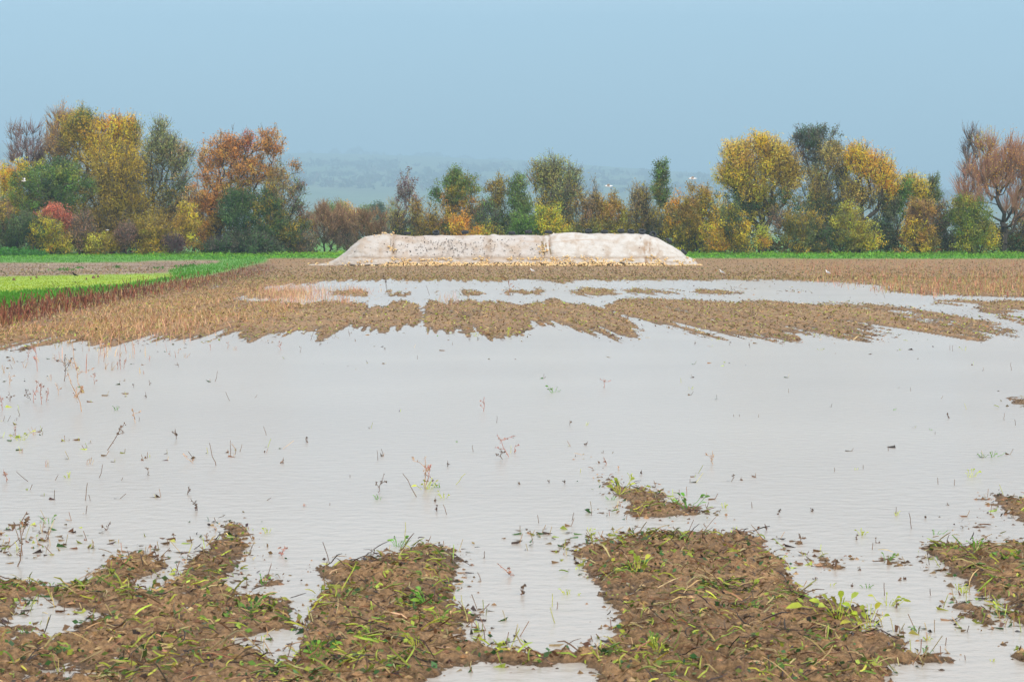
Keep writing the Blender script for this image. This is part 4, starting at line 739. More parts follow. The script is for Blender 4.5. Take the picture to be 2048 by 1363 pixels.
def scraps(n, py0, py1, size, cols, uniform=True, floatp=.05, lift=.012, patch=0):
    x, y = land_pts(n, py0, py1, uniform=uniform); z, px, py, m1, m2 = height(x, y)
    keepp = noise(x * 1.4, y * .6, 131) > rng.uniform(-1.0, .55, n) if patch else np.ones(n, bool)
    ok = ((z > .008) | (rng.random(n) < floatp * np.clip(m2 * 3, 0, 1))) & (samp(GREENb, px, py) < .3) & keepp
    P = np.stack([x[ok], y[ok], np.maximum(z[ok], 0) + lift], -1); k = len(P)
    return leaves(P, rng.uniform(*size, k), pick(cols, k, rng, .25), rng, flat=.45, elong=1.3, tri=py0 < 600)
b = MB()
for n_, a_, b_ in ((6000, 880, 1480), (6000, 660, 880)): b.add(*litter(n_, a_, b_, 0, cols=[yel, yel2, (.28, .30, .05), (.20, .22, .05), strw, (.30, .22, .10), (.22, .13, .06)], lw=(.03, .13), wd=(.003, .0065), sides=3, patch=1, floatp=.07))
for n_, a_, b_ in ((9000, 880, 1480), (7000, 660, 880)): b.add(*litter(n_, a_, b_, 0, cols=[strw, bro, bro, (.24, .14, .07), blk], lw=(.04, .18), wd=(.002, .005), sides=3, floatp=.09))
for n_, a_, b_ in ((24000, 880, 1480), (12000, 660, 880)): b.add(*scraps(n_, a_, b_, (.010, .034), [dgr, bro, (.20, .12, .06), (.30, .2, .1), blk, yel2, (.16, .10, .05), (.10, .13, .03)], floatp=.07))
for n_, a_, b_ in ((1100, 880, 1480), (1500, 660, 880)): b.add(*scraps(n_, a_, b_, (.022, .048), [lgr, dgr, (.09, .2, .03), yel2], patch=1, floatp=.05))
# crumbs of mud, on the banks and breaking the water at their edges
def crumbs(n, py0, py1, size, seed, edge=.35):
    r = np.random.default_rng(seed); x, y = land_pts(n, py0, py1, r=r); z, px, py, m1, m2 = height(x, y)
    ok = (samp(GREENb, px, py) < .3) & ((z > -.004) | (r.random(n) < edge * np.maximum(np.clip(m2 * 2.5, 0, 1) ** 1.5, .55 * np.clip(samp(M3, px, py) * 2.4 - .1, 0, 1) * np.clip(noise(x * 1.7, y * 1.4, 511) * 3, 0, 1)))); x, y, z = x[ok], y[ok], np.maximum(z[ok], -.004); k = len(x)
    s = r.uniform(0, 1, k) ** 2.5 * (size[1] * .95 - size[0]) + size[0]; lat = np.array([[1, 0, 0], [.3, .95, 0], [-.8, .6, 0], [-.85, -.5, 0], [.25, -1, 0], [.1, .05, .8], [-.25, -.1, .65]])
    a = r.uniform(0, 6.28, k); B = lat[None] * (1 + r.normal(0, .25, (k, 7, 3))); X = B[..., 0] * np.cos(a)[:, None] - B[..., 1] * np.sin(a)[:, None]; Y_ = B[..., 0] * np.sin(a)[:, None] + B[..., 1] * np.cos(a)[:, None]
    V = np.stack([x[:, None] + X * s[:, None] * r.uniform(.8, 1.7, (k, 1)), y[:, None] + Y_ * s[:, None], z[:, None] - .004 + B[..., 2] * s[:, None] * .9], -1)
    f = np.array([[0, 1, 5], [1, 2, 5], [2, 6, 5], [2, 3, 6], [3, 4, 6], [4, 5, 6], [4, 0, 5]]); F = (f[None] + (np.arange(k) * 7)[:, None, None]).reshape(-1, 3)
    return V.reshape(-1, 3), F, np.repeat(pick([(.25, .15, .07), (.16, .095, .045), (.33, .21, .11), (.08, .05, .03), (.28, .16, .075), (.12, .072, .036)], k, r, .2), 7, 0)  # wide tone spread, shade between crumbs is put into the colour
cb = MB(); cb.add(*crumbs(64000, 880, 1480, (.004, .026), 501, .7)); cb.add(*crumbs(14000, 680, 880, (.008, .035), 503, .6)); cb.add(*crumbs(22000, 560, 700, (.02, .06), 502, .45))
tag(link('mud_crumbs', cb.mesh('mud_crumbs'), M_soil), 'crumbs and small clods of brown mud on the banks', 'mud clods', kind='stuff')
tag(link('leaf_litter', b.mesh('leaf_litter'), M_litter), 'chopped beet leaves and stalks strewn over the near mud', 'leaf litter', kind='stuff')
b = MB()
gx, gy = ground_at(np.array([1270, 1240, 1300, 1350, 1262, 1200, 1420, 1510, 1600, 1480, 1330, 1290, 830, 850, 800, 860, 740, 700, 660, 880, 905, 640, 630, 500, 520, 470, 400, 300, 210, 150, 60, 100, 330, 250, 450, 2000, 1960, 2040, 1985, 1900, 1230, 1330, 1680, 1560, 1700, 50, 180, 380, 560, 720, 790, 1050, 1420, 1640, 1750] ).astype(float),
  np.array([1080, 1095, 1075, 1085, 1140, 1160, 1120, 1215, 1190, 1300, 1240, 1300, 1210, 1235, 1270, 1150, 1290, 1330, 1350, 1110, 1180, 1310, 1200, 1210, 1235, 1150, 1180, 1200, 1165, 1185, 1200, 1320, 1300, 1345, 1110, 1130, 1150, 1190, 1230, 1095, 1320, 1345, 1330, 1350, 1250, 1175, 1240, 1250, 1350, 1190, 1340, 1320, 1180, 1280, 1345]).astype(float))
CLUS[0] = np.stack([gx, gy, rng.uniform(.05, .20, len(gx))], -1)
cl_ = MB(); cl_.add(*litter(1000, 880, 1480, 0, cols=[yel, yel2, (.24, .30, .05), (.14, .22, .04), (.10, .15, .03), bro], lw=(.04, .14), wd=(.003, .0065), sides=3, floatp=.1)); cl_.add(*scraps(1300, 880, 1480, (.02, .045), [dgr, (.09, .15, .03), yel2, (.07, .10, .03), bro], floatp=.1, lift=.02)); cl_.add(*litter(700, 880, 1480, 0, cols=[bro, blk, strw], lw=(.05, .16), wd=(.002, .005), sides=3, floatp=.1))
CLUS[0] = None
tag(link('leaf_heaps', cl_.mesh('leaf_heaps'), M_litter), 'clumps of green beet tops matted on the near banks', 'leaf litter', kind='stuff')
b.add(*litter(40000, 555, 700, 0, cols=[(.34, .30, .07), yel2, strw, strw, (.34, .20, .08), (.22, .17, .05), bro, (.5, .38, .18)], lw=(.05, .18), wd=(.005, .012), floatp=.02))
b.add(*scraps(60000, 555, 700, (.03, .08), [(.18, .17, .05), bro, (.18, .12, .06), yel2, (.34, .25, .11), (.12, .08, .045), (.26, .18, .09)], floatp=.02, lift=.02))
b.add(*scraps(30000, 519, 560, (.07, .17), [(.24, .20, .07), (.19, .12, .06), (.20, .13, .07), (.26, .22, .09), (.30, .2, .1), (.10, .10, .04)], floatp=.02, lift=.03, uniform=False))
tag(link('crop_residue', b.mesh('crop_residue'), M_litter), 'brown and green beet residue covering the far soil', 'crop residue', kind='stuff')
# bits of leaf and stalk afloat or just breaking the flood surface
r = np.random.default_rng(88); px = r.uniform(-100, 2150, 15000); py = np.concatenate([r.uniform(690, 1350, 8000), 1040 + np.abs(r.normal(0, 120, 5000)), 675 + np.abs(r.normal(0, 40, 2000))]); x, y = ground_at(px, py); z, _, _, m1_, m2_ = height(x, y)
clu = noise(x * .9, y * .5, 141) + .8 * samp(M3, px, py) * 2 - .9 + .5 * np.clip((500 - px) / 500, 0, 1); ok = (z < 0) & (clu > r.uniform(-.6, 1.0, len(x))); x, y = x[ok], y[ok]; k = len(x); b = MB()
b.add(*leaves(np.stack([x, y, np.full(k, .004)], -1), r.uniform(.012, .045, k) * (1 + y / 60), pick([bro, (.22, .14, .07), yel2, dgr, bro, blk], k, r, .25), r, flat=.75, elong=1.7))
k2 = k // 2; L_ = r.uniform(.03, .10, k2); d_ = r.normal(0, .5, (k2, 2)) * L_[:, None]; P = np.zeros((k2, 3, 3)); s_ = np.linspace(0, 1, 3); P[..., 0] = x[:k2, None] + d_[:, :1] * s_ + .02; P[..., 1] = y[:k2, None] + d_[:, 1:] * s_; P[..., 2] = -.01 + L_[:, None] * s_
b.add(*tubes(P, np.full((k2, 3), .0028), pick([bro, (.3, .17, .09), yel2, strw], k2, r, .2), 3))
tag(link('floating_debris', b.mesh('floating_debris'), M_litter), 'scattered bits of leaf and stalk in the muddy flood', 'debris', kind='stuff')
# upright blades helper
def blades(px, py, hgt, wid, cols, r, lean=.18, K=3, flowery=0):
    x, y = ground_at(px, py); z = height(x, y)[0]; k = len(x); h = np.asarray(hgt); d = r.normal(0, lean, (k, 2)) * h[:, None]
    s = np.linspace(0, 1, K); P = np.zeros((k, K, 3)); P[..., 0] = x[:, None] + d[:, :1] * s ** 1.6; P[..., 1] = y[:, None] + d[:, 1:] * s ** 1.6; P[..., 2] = np.maximum(z, 0)[:, None] - .02 + h[:, None] * s
    W = wid[:, None] * np.array([.8, 1, .35] if not flowery else [.35, .5, 1.3])[:K]; th = r.normal(0, .6, k); S = np.stack([np.cos(th), np.sin(th), 0 * th], -1)
    return ribbons(P, W, S, pick(cols, k, r, .2))
def pts_in(mask, n, r, px0=-300, px1=2350, py0=500, py1=760, thr=.5, pw=1):
    px = r.uniform(px0, px1, n); py = r.uniform(py0, py1, n); ok = samp(mask, px, py) ** pw > r.uniform(thr * .6, 1.0, n); return px[ok], py[ok]
r = np.random.default_rng(77)
# strip of green crop before the hedge, with taller leafy tops along its far edge
b = MB(); n = 34000; px = r.uniform(-500, 2600, n); D = r.uniform(232, 268, n) ; py_b = proj((px - CX) / FP * D, D, base_z(0, D))[1]
x = (px - CX) / FP * D; far = np.clip((D - 246) / 20, 0, 1); patch_ = noise(x * .35, D * .2, 12)
hgt = (.10 + .30 * far) * (1 + .5 * patch_) * r.uniform(.4, 1.2, n); zb_ = base_z(0, D)
okk = (samp(GREENb, px, py_b) > .5) & ~((px > 620) & (px < 1400) & (D < 210)); hgt = hgt * np.where((px < 300), np.where(px < 100, .55, .35), 1)
P = np.stack([x, D, zb_ + hgt], -1)[okk]; cc = pick([(.11, .31, .03), (.16, .38, .03), (.07, .21, .03)], len(P), r, .2)
cc = cc * (1 - .0 * far[okk][:, None]) + np.array([.10, .09, 0]) * far[okk][:, None]
b.add(*leaves(P, r.uniform(.14, .34, len(P)), cc, r, elong=1.5))
tag(link('green_crop', b.mesh('green_crop'), M_grass), 'strip of bright green leafy crop in front of the hedgerow', 'green crop', kind='stuff')
b = MB(); n = 1800; px = r.uniform(-300, 92, n); D = r.uniform(252, 262, n); x = (px - CX) / FP * D; P = np.stack([x, D, base_z(0, D) + r.uniform(0, .9, n) * np.clip((100 - px) / 50, .3, 1)], -1); P = np.repeat(P, 5, 0) + r.normal(0, .2, (n * 5, 3))
b.add(*leaves(P, r.uniform(.15, .3, len(P)), pick([(.05, .17, .03), (.07, .22, .03)], len(P), r), r)); tag(link('nettle_bank', b.mesh('nettle_bank'), M_grass), 'lush dark green nettles below the left trees', 'nettles', kind='stuff')
# grass on the left field
b = MB(); px, py = pts_in(GREENb, 60000, r, -300, 560, 519, 700, .6); g_l = samp(LIMEb, px, py)
hh = np.where(g_l > .4, .06, .17) * r.uniform(.5, 1.3, len(px)); cols = np.where((g_l > r.uniform(.3, .7, len(px)))[:, None], [[.31, .42, .03]], [[.095, .27, .025]])
V, F, Cc = blades(px, py, hh, np.full(len(px), .028), [(.9, .9, .9)], r, .35); b.add(V, F, np.clip(Cc * np.repeat(cols, 6, 0), 0, .9))
tag(link('grass', b.mesh('grass'), M_grass), 'bright green grass on the field at the left', 'grass', kind='stuff')
# dark red dock and amaranth belt
b = MB(); px, py = pts_in(REDb, 30000, r, -300, 560, 524, 780, .35); kk = r.uniform(.7, 1.2, len(px))
b.add(*blades(px, py, kk * (.15 + .42 * r.uniform(0, 1, len(px)) ** 2.2), np.full(len(px), .016), [(.12, .04, .026), (.18, .065, .036), (.075, .03, .022), (.24, .08, .05), (.17, .08, .04)], r, .2, flowery=1))
px, py = pts_in(REDb, 9000, r, -300, 560, 524, 780, .35); b.add(*blades(px, py, r.uniform(.1, .35, len(px)), np.full(len(px), .012), [(.34, .19, .09), (.30, .12, .06), (.2, .2, .05)], r, .3))
tag(link('red_weed_belt', b.mesh('red_weed_belt'), M_stalk), 'dense belt of dark red dead weeds along the grass edge', 'weeds', kind='stuff')
# pinkish tan stubble
b = MB(); px, py = pts_in(TANb, 34000, r, -300, 700, 556, 700, .25); x_, y_ = ground_at(px, py); keep = noise(x_ * .35, y_ * .10, 201) + r.normal(0, .35, len(px)) + .25 * (px > 180) > .05; px, py = px[keep], py[keep]
b.add(*blades(px, py, r.uniform(.04, .22, len(px)), r.uniform(.004, .009, len(px)), [(.56, .37, .19), (.54, .30, .17), (.40, .26, .11), (.30, .25, .07), (.28, .14, .075)], r, .5))
px = np.concatenate([r.normal(590, 45, 1500), r.normal(715, 16, 130), r.normal(690, 12, 80), r.normal(895, 12, 50), r.normal(330, 40, 130), r.normal(210, 60, 60)]); py = np.concatenate([r.normal(590, 10, 1500), r.normal(585, 3, 130), r.normal(606, 3, 80), r.normal(608, 8, 50), r.normal(665, 10, 130), r.normal(705, 18, 60)])
b.add(*blades(px, py, r.uniform(.08, .38, len(px)), r.uniform(.004, .008, len(px)), [(.52, .29, .20), (.42, .20, .13), (.52, .38, .2)], r, .2))
px, py = pts_in(TANb, 22000, r, 1480, 2400, 520, 600, .2); keep = noise(px * .02, py * .2, 203) + r.normal(0, .3, len(px)) > .1; px, py = px[keep], py[keep]
b.add(*blades(px, py, r.uniform(.1, .5, len(px)), r.uniform(.009, .016, len(px)), [(.42, .28, .15), (.5, .24, .15), (.3, .12, .07), (.34, .3, .1)], r, .2))
px = r.uniform(620, 2100, 2600); py = r.uniform(521, 560, 2600); b.add(*blades(px, py, r.uniform(.08, .22, len(px)), r.uniform(.01, .018, len(px)), [(.36, .26, .13), (.28, .25, .08), (.2, .13, .07)], r, .3))
tag(link('stubble', b.mesh('stubble'), M_stalk), 'dry tan and pink stubble standing in the field', 'stubble', kind='stuff')

# ------------------------------------------------------------------ single plants in the flood and on the mud
CK = dict(s=[(.17, .10, .06), (.13, .08, .055)], b=[(.16, .095, .055), (.12, .07, .045)], r=[(.42, .20, .15), (.36, .17, .11), (.48, .30, .18)], g=[(.36, .36, .08), (.42, .40, .14)], t=[(.45, .34, .2), (.4, .22, .14)], l=[(.10, .25, .03), (.16, .32, .04), (.08, .16, .03)], y=[(.38, .42, .05), (.30, .36, .05)])
def plant(kind, px, py, hp, lp, seed, label=None):
    r = np.random.default_rng(seed); x, y = ground_at(np.array([float(px)]), np.array([float(py)])); x, y = float(x[0]), float(y[0])
    for _ in range(3):                                               # stand it where it meets the mud or the water
        z = max(0.0, float(height(np.array([x]), np.array([y]))[0][0])); a_, b_ = ray(px, py); y = float(np.clip((z - CH) / b_, 5, 400)); x = float(a_ * y)
    m = y / FP; H = max(hp * m, .015); Lx = lp * m; mb = MB(); top = np.array([Lx, r.normal(0, .2) * H, H]); th = max(.0028, .0022 + .006 * min(H, .5)) * (1 + y / 120)
    def stem(p0, p1, w0, w1, c, wob=.06):
        s = np.linspace(0, 1, 5)[:, None]; P = p0 + (p1 - p0) * s; L = np.linalg.norm(p1 - p0); P[1:-1] += r.normal(0, wob * L, (3, 3)) * .6
        mb.add(*tubes(P[None], np.linspace(w0, w1, 5)[None], np.array([c]), 5)); return P
    root0 = np.array([0, 0, -.04]); col = CK[kind][r.integers(0, len(CK[kind]))]; name = {'s': 'dead_stalk', 'b': 'branched_stalk', 'r': 'red_stalk', 'g': 'grass_stem', 't': 'stubble_tuft', 'l': 'green_sprig', 'y': 'yellow_sprig'}[kind]
    fol = MB(); child = None; single = []
    if kind in 'sg': stem(root0, top, th, th * .7, col, .03); 
    elif kind in 'br':
        P = stem(root0, top, th, th * .6, col); nb = 3 if hp > 18 else 1
        for q in range(nb):
            f = r.uniform(.35, .85); p0 = P[0] * (1 - f) + P[-1] * f; e = p0 + np.array([r.normal(0, .25), r.normal(0, .2), r.uniform(.1, .35)]) * H; stem(p0, e, th * .7, th * .4, col)
            Q = p0 + (e - p0) * r.uniform(.6, 1, (4, 1)) + r.normal(0, th * 1.5, (4, 3)); fol.add(*leaves(Q, np.full(4, max(.02, H * .09)), pick([np.array(col) * .8, col], 4, r), r, elong=1.1))
        nn = 5 + int(hp / 5); s = r.uniform(.25, 1, (nn, 1)); Q = P[0] * (1 - s) + P[-1] * s + r.normal(0, th * 1.6, (nn, 3)); fol.add(*leaves(Q, r.uniform(.7, 1.3, nn) * max(.016, th * 4), pick([np.array(col) * .75, np.array(col) * 1.1], nn, r), r, elong=1.1)); child = 'seed_heads'
    elif kind == 't':
        for q in range(4): stem(root0 + r.normal(0, .02, 3) * (1, 1, 0), np.array([r.normal(0, .35) * H, r.normal(0, .3) * H, H * r.uniform(.5, 1)]), th, th * .6, CK['t'][q % 2])
    else:
        k = 10 if hp > 20 else (6 if hp > 9 else 3)
        for q in range(k):
            e = np.array([r.normal(0, .55) * H + Lx * .5, r.normal(0, .4) * H, H * r.uniform(.3, .85)]); stem(root0, e, th * .8, th * .6, np.array(CK[kind][0]) * 1.1)
            d = e / np.linalg.norm(e); sdv = np.cross(d, [r.normal(), r.normal(), .3]); sdv /= np.linalg.norm(sdv); Lf = H * r.uniform(.35, .6); s = np.array([0, .3, .7, 1.0])[:, None]
            big_ = hp >= 16
            Pl = e + d * Lf * s + np.array([0, 0, -1]) * (s ** 2) * Lf * .45; V, F, Cc = ribbons(Pl[None], Lf * np.array([[.06, .20, .17, .03]]), sdv[None], pick(CK[kind], 1, r, .15)); (single.append((V, F, Cc)) if big_ else fol.add(V, F, Cc))
        child = 'foliage'
    o = link(name, mb.mesh(name), M_stalk, None, (x, y, z))
    if child and fol.n: tag(link(child, fol.mesh(child), M_litter, o), kind='stuff')
    for q in single: link('leaf', mesh_from('leaf', q[0], q[1], q[2]), M_litter, o)
    dflt = {'s': 'thin brown dead stalk poking up out of the flood', 'b': 'short branched dead stalk poking up out of the flood', 'r': 'pinkish red dead stalk poking up out of the flood', 'g': 'thin pale stem sticking up out of the flood', 't': 'small tan stubble tuft in the flooded left corner', 'l': 'small green leafy sprig in the wet field', 'y': 'small yellow green sprig in the wet field'}[kind]
    return tag(o, label or dflt, {'s': 'stalk', 'b': 'stalk', 'r': 'stalk', 'g': 'stem', 't': 'tuft', 'l': 'plant', 'y': 'plant'}[kind], None if label else 'plants standing in the flood')
HERO = [
 ('b', 210, 900, 54, 38, 'long dark stalk leaning right in the open water at left'), ('s', 433, 930, 45, -14, 'straight brown stick leaning left, left of three upright ones'), ('s', 461, 910, 30, 0, 'upright thin stick beside the leaning brown one'),
 ('r', 164, 823, 78, -26, 'longest pink stalk leaning left near the left edge'), ('r', 82, 808, 44, 0, 'upright clump of red seedy stalks near the left edge'), ('b', 128, 762, 54, 0, 'dark knotty stalk among the pink ones at far left'),
 ('s', 197, 955, 27, 8, 'pair like dark stalk low in the left water'), ('s', 171, 1000, 35, 4, 'stalk with a knotted foot left of the centre water'), ('s', 65, 962, 20, -32, 'thick reddish stick lying over to the left'),
 ('b', 30, 1132, 108, 20, 'tallest dead branching stalk at the lower left edge'), ('b', 398, 1020, 24, -16, 'small spiky branching stalk above the pointed mud tip'), ('b', 325, 1130, 36, -18, 'dark forked stalk on the left mud shoal'),
 ('s', 513, 1080, 30, -26, 'dead stalk hooked over beside the mud tip'), ('s', 662, 1124, 42, -16, 'brown stick leaning left from the middle mud bank'), ('g', 811, 1086, 44, 0, 'straight yellow green stem behind the middle mud bank'),
 ('l', 797, 1092, 22, 0, 'fresh green leafy plant at the back of the middle mud bank'), ('r', 1040, 1150, 26, -46, 'curved pink root lying across the right channel'), ('b', 1040, 1190, 20, 6, 'dark curled leaf stalk in the channel between mud banks'),
 ('g', 1105, 1212, 26, 0, 'single yellow stem upright in the right channel'), ('y', 1135, 1188, 14, 0, 'yellow green floating clump in the right channel'), ('g', 936, 1234, 44, -14, 'yellow stem leaning left at the edge of the middle bank'),
 ('g', 1115, 1245, 32, -15, 'bent straw stem in the right channel'), ('b', 751, 984, 36, 16, 'dark forked twig left of the centre stalk group'), ('l', 756, 998, 10, 0, 'bright green sprig below the dark forked twig'),
 ('s', 838, 993, 46, -33, 'long nodular stalk leaning left in the centre group'), ('r', 850, 972, 62, 1, 'tallest tan stalk of the centre group'), ('r', 853, 976, 48, 9, 'second tan stalk of the centre group'), ('y', 856, 978, 22, 1, 'yellow stemmed sprig at the foot of the centre stalks'),
 ('l', 881, 974, 12, 0, 'green rosette right of the centre stalks'), ('g', 905, 968, 22, 26, 'straw coloured stem slanting right of the centre group'), ('s', 898, 1028, 20, -12, 'thin stick slanting left below the centre group'),
 ('r', 1020, 913, 44, -26, 'tan stalk leaning left right of the picture centre'), ('b', 1006, 918, 22, -6, 'crossed twig at the foot of the leaning tan stalk'), ('r', 967, 823, 30, 2, 'lone pink stalk in the open water near the centre'),
 ('l', 1107, 785, 15, 0, 'bright green floating plant in the upper open water'), ('r', 1208, 776, 20, 0, 'red knotty stalk in the upper open water'), ('l', 1225, 999, 10, 0, 'round bright green tuft beside the small mud island'),
 ('y', 1240, 985, 32, 6, 'bent green stems on the tip of the small mud island'), ('l', 1378, 1018, 32, -14, 'single stemmed green leaf standing on the small mud island'), ('y', 1941, 954, 18, 0, 'upright yellow green leaf in the right water'),
 ('l', 1985, 913, 13, 0, 'green plant clump farthest right in the open water'), ('l', 1966, 914, 10, 0, 'smaller green clump left of the farthest right one'), ('s', 1826, 1056, 32, -8, 'dark upright grass tuft in the right water'),
 ('r', 1425, 928, 28, -1, 'thin pink stem in the right open water'), ('b', 2042, 806, 12, 0, 'dark plant remains on the right hand mud spit'), ('l', 1952, 1100, 26, 0, 'green plant on the right mud bank'),
 ('y', 1272, 1150, 40, -8, 'large yellow green beet leaf sprout on the big right bank'), ('l', 1262, 1140, 24, 8, 'green leaf tuft behind the large sprout on the right bank'), ('l', 50, 1268, 16, 0, 'green sprig beside the puddle at lower left'),
 ('l', 630, 1312, 34, 6, 'green weed cluster at the left foot of the middle bank'), ('l', 506, 1222, 30, 6, 'leafy clump on the left bank beside the channel'), ('l', 858, 1212, 36, -6, 'large green leaf clump on the middle bank'), ('l', 880, 1236, 18, 8, 'blue green leaf below the large middle clump'),
 ('y', 835, 1290, 26, -20, 'yellow beet stalk on the lower middle bank'), ('l', 738, 1282, 16, 0, 'pale green leaf at the bottom of the middle bank'), ('l', 1305, 1285, 22, 0, 'upright green leaf low on the big right bank'), ('y', 1312, 1305, 34, -12, 'yellow stalk beside the low upright leaf'),
 ('l', 1345, 1222, 18, 4, 'blue green leaf in the middle of the big right bank'), ('l', 1510, 1215, 18, 4, 'blue green leaf right in the big right bank'), ('y', 1680, 1238, 60, -48, 'long straw stalk crossing the right bank tip'), ('y', 1738, 1255, 50, -30, 'thin straw stalk in the water off the right bank'),
 ('l', 525, 1165, 18, 0, 'moss green tuft on its own tiny shoal'), ('y', 1180, 1080, 14, 0, 'green leaves on the back left corner of the right bank'), ('g', 262, 1195, 40, -9, 'straw blade standing on the left bank'), ('b', 930, 1230, 24, 6, 'tan split stem at the right edge of the middle bank'),
 ('l', 2010, 1130, 28, 0, 'wide green weed on the right edge bank'), ('s', 1888, 1092, 24, 10, 'dark stick on the tip of the right bank'), ('b', 1668, 1140, 16, 6, 'dark weed tuft on the thin shoals at right'), ('b', 1605, 1082, 16, -6, 'dark green debris clump behind the big right bank'),
 ('s', 640, 1298, 60, -34, 'dark stick rising from the left of the middle bank'), ('s', 648, 1290, 56, 26, 'second dark stick crossing on the middle bank'), ('l', 1775, 1120, 18, 0, 'green sprig on the small right shoal'), ('s', 1375, 1060, 22, 12, 'thin dark stick behind the big right bank')]
for k, (kd, px, py, hp, lp, lab) in enumerate(HERO): plant(kd, px, py, hp, lp, 2000 + k, lab)
MINOR = """s470,908,13,2 s478,903,15,6 s535,870,18,-8 s461,801,18,-9 s430,763,22,6 t67,870,18,0 l232,820,10,2 y42,880,20,-3 r68,805,36,5 r92,803,28,3 b60,800,22,-8 r160,770,55,-15 r75,742,50,-8 s183,1001,12,-6 r16,962,25,-7 s107,960,11,9 y137,955,12,-2 t90,932,14,-1
t180,928,14,2 b353,878,22,-2 r272,845,30,-5 s278,842,8,0 r395,925,18,-30 b298,950,14,-3 b373,988,16,5 s520,1000,5,22 b564,926,12,3 b618,884,12,-6 b295,795,10,-5 b358,734,10,-4 s506,795,6,8 r190,768,22,0 t222,740,18,0 t210,738,16,0 r235,738,16,0 r248,737,18,2 b240,730,12,0 l97,1046,18,-4
s75,1044,8,-28 b205,1060,18,16 b345,1077,12,2 s335,1090,14,0 y534,1065,12,0 r560,1110,20,10 s852,1083,12,10 s969,1115,14,0 s1079,1045,16,-4 s1142,1040,16,6 y1155,1190,8,0 s1113,1218,14,2 s967,1162,18,-12 y888,995,15,5 b870,1003,8,0 b874,1022,14,0 s757,920,20,-3 g1021,905,15,1 r1028,905,16,4
s946,903,14,-1 s994,845,14,0 s835,718,8,0 s1088,753,6,0 l1118,783,6,0 b1140,850,10,0 y1170,850,6,0 b1170,890,8,5 b895,932,12,0 l913,884,4,0 b1038,968,5,0 b1283,948,9,0 g1363,765,10,-2 b1466,952,5,0 b1483,960,7,0 s1670,943,9,-2 y1710,939,6,0 s1726,937,8,0 s1776,901,10,0 s1877,968,14,-3 s1909,970,12,0
s1870,868,6,0 l1864,860,5,0 s2008,840,15,0 s2022,741,16,1 s2033,850,12,-4 g1935,818,12,-6 b1900,836,10,-6 l1788,820,5,0 s1821,782,8,0 s1577,785,8,0 y1380,778,6,0 s1516,834,6,2 s1467,833,5,0 s1479,833,5,0 s1412,1015,12,5 y1448,1015,10,0 s1505,1015,12,-2 b1555,1028,10,4 b1625,1022,5,0 s1380,963,6,0
y1262,955,10,4 b1204,905,5,3 r1215,928,14,-8 r1240,940,10,-4 b1098,965,5,0 b1130,968,8,0 g1160,945,8,2 b615,885,10,-4 s660,1010,5,0 r612,1012,6,-4 s700,955,6,0 b865,962,5,0 s1183,1030,8,0 y1175,1062,10,4 b1150,1120,8,0 y1560,1120,10,0 y1470,1058,8,0 s1440,1070,10,3 b1535,1060,14,-6 b1710,1078,12,4 y1725,1070,14,2
s1745,1098,14,0 b1752,1085,12,0 y1792,1030,10,0 s1791,1027,14,2 b1900,1010,6,-6 l1870,1068,10,4 y1905,1120,14,0 b1720,1140,8,0 b1800,1160,6,0 b1808,1158,6,0 l1735,1175,10,0 s1770,1190,26,-2 y1775,1210,26,4 b1795,1215,14,-3 l1838,1262,14,-6 y1855,1280,12,0 s1890,1290,16,3 s1932,1318,10,-4 b1745,1330,10,0 l1850,1305,14,3
y1985,1322,8,3 b1640,1195,8,0 b1705,1172,7,0 y1663,1170,8,0 b1630,1160,7,0 s1860,1190,14,0 y1915,1178,14,2 y1925,1185,16,0 t30,725,16,0 t50,735,14,3 t110,720,18,0 t130,728,18,-3 t150,735,16,0 r340,712,10,0 r355,708,12,3 t372,715,10,0 r300,722,12,-3 t240,712,10,0 r420,700,12,0 r455,696,14,2 t470,700,10,-2
b600,705,12,2 b640,690,8,0 r562,700,20,-4 s675,655,18,-4 b700,672,14,-3 s620,680,22,10 b770,700,6,0 s905,690,6,0 b955,680,6,0 y950,672,10,0 g855,665,10,0 b1460,690,8,0 b1390,688,6,0 b1500,695,10,-2 y1430,680,8,0 y1640,700,6,0 s1900,700,10,0 s1905,702,12,0 y1930,700,8,0 b775,585,40,-6 s1022,590,26,-6 r1018,592,30,0
s860,590,20,-8 b1465,588,18,-4 s1770,596,14,-4 r1440,560,10,0 s1255,640,20,-8 y1160,650,10,-2 b1205,668,8,2 y1015,668,14,0 r5,820,30,-4 b20,802,20,-3 r30,870,18,0 t45,905,10,0 s240,960,6,6 r150,795,22,4 r118,790,24,-3 t100,760,12,2 t160,745,12,0 b265,775,8,3 b300,770,10,-2 r20,770,24,-2 t8,745,18,2 r55,720,24,4""".split()
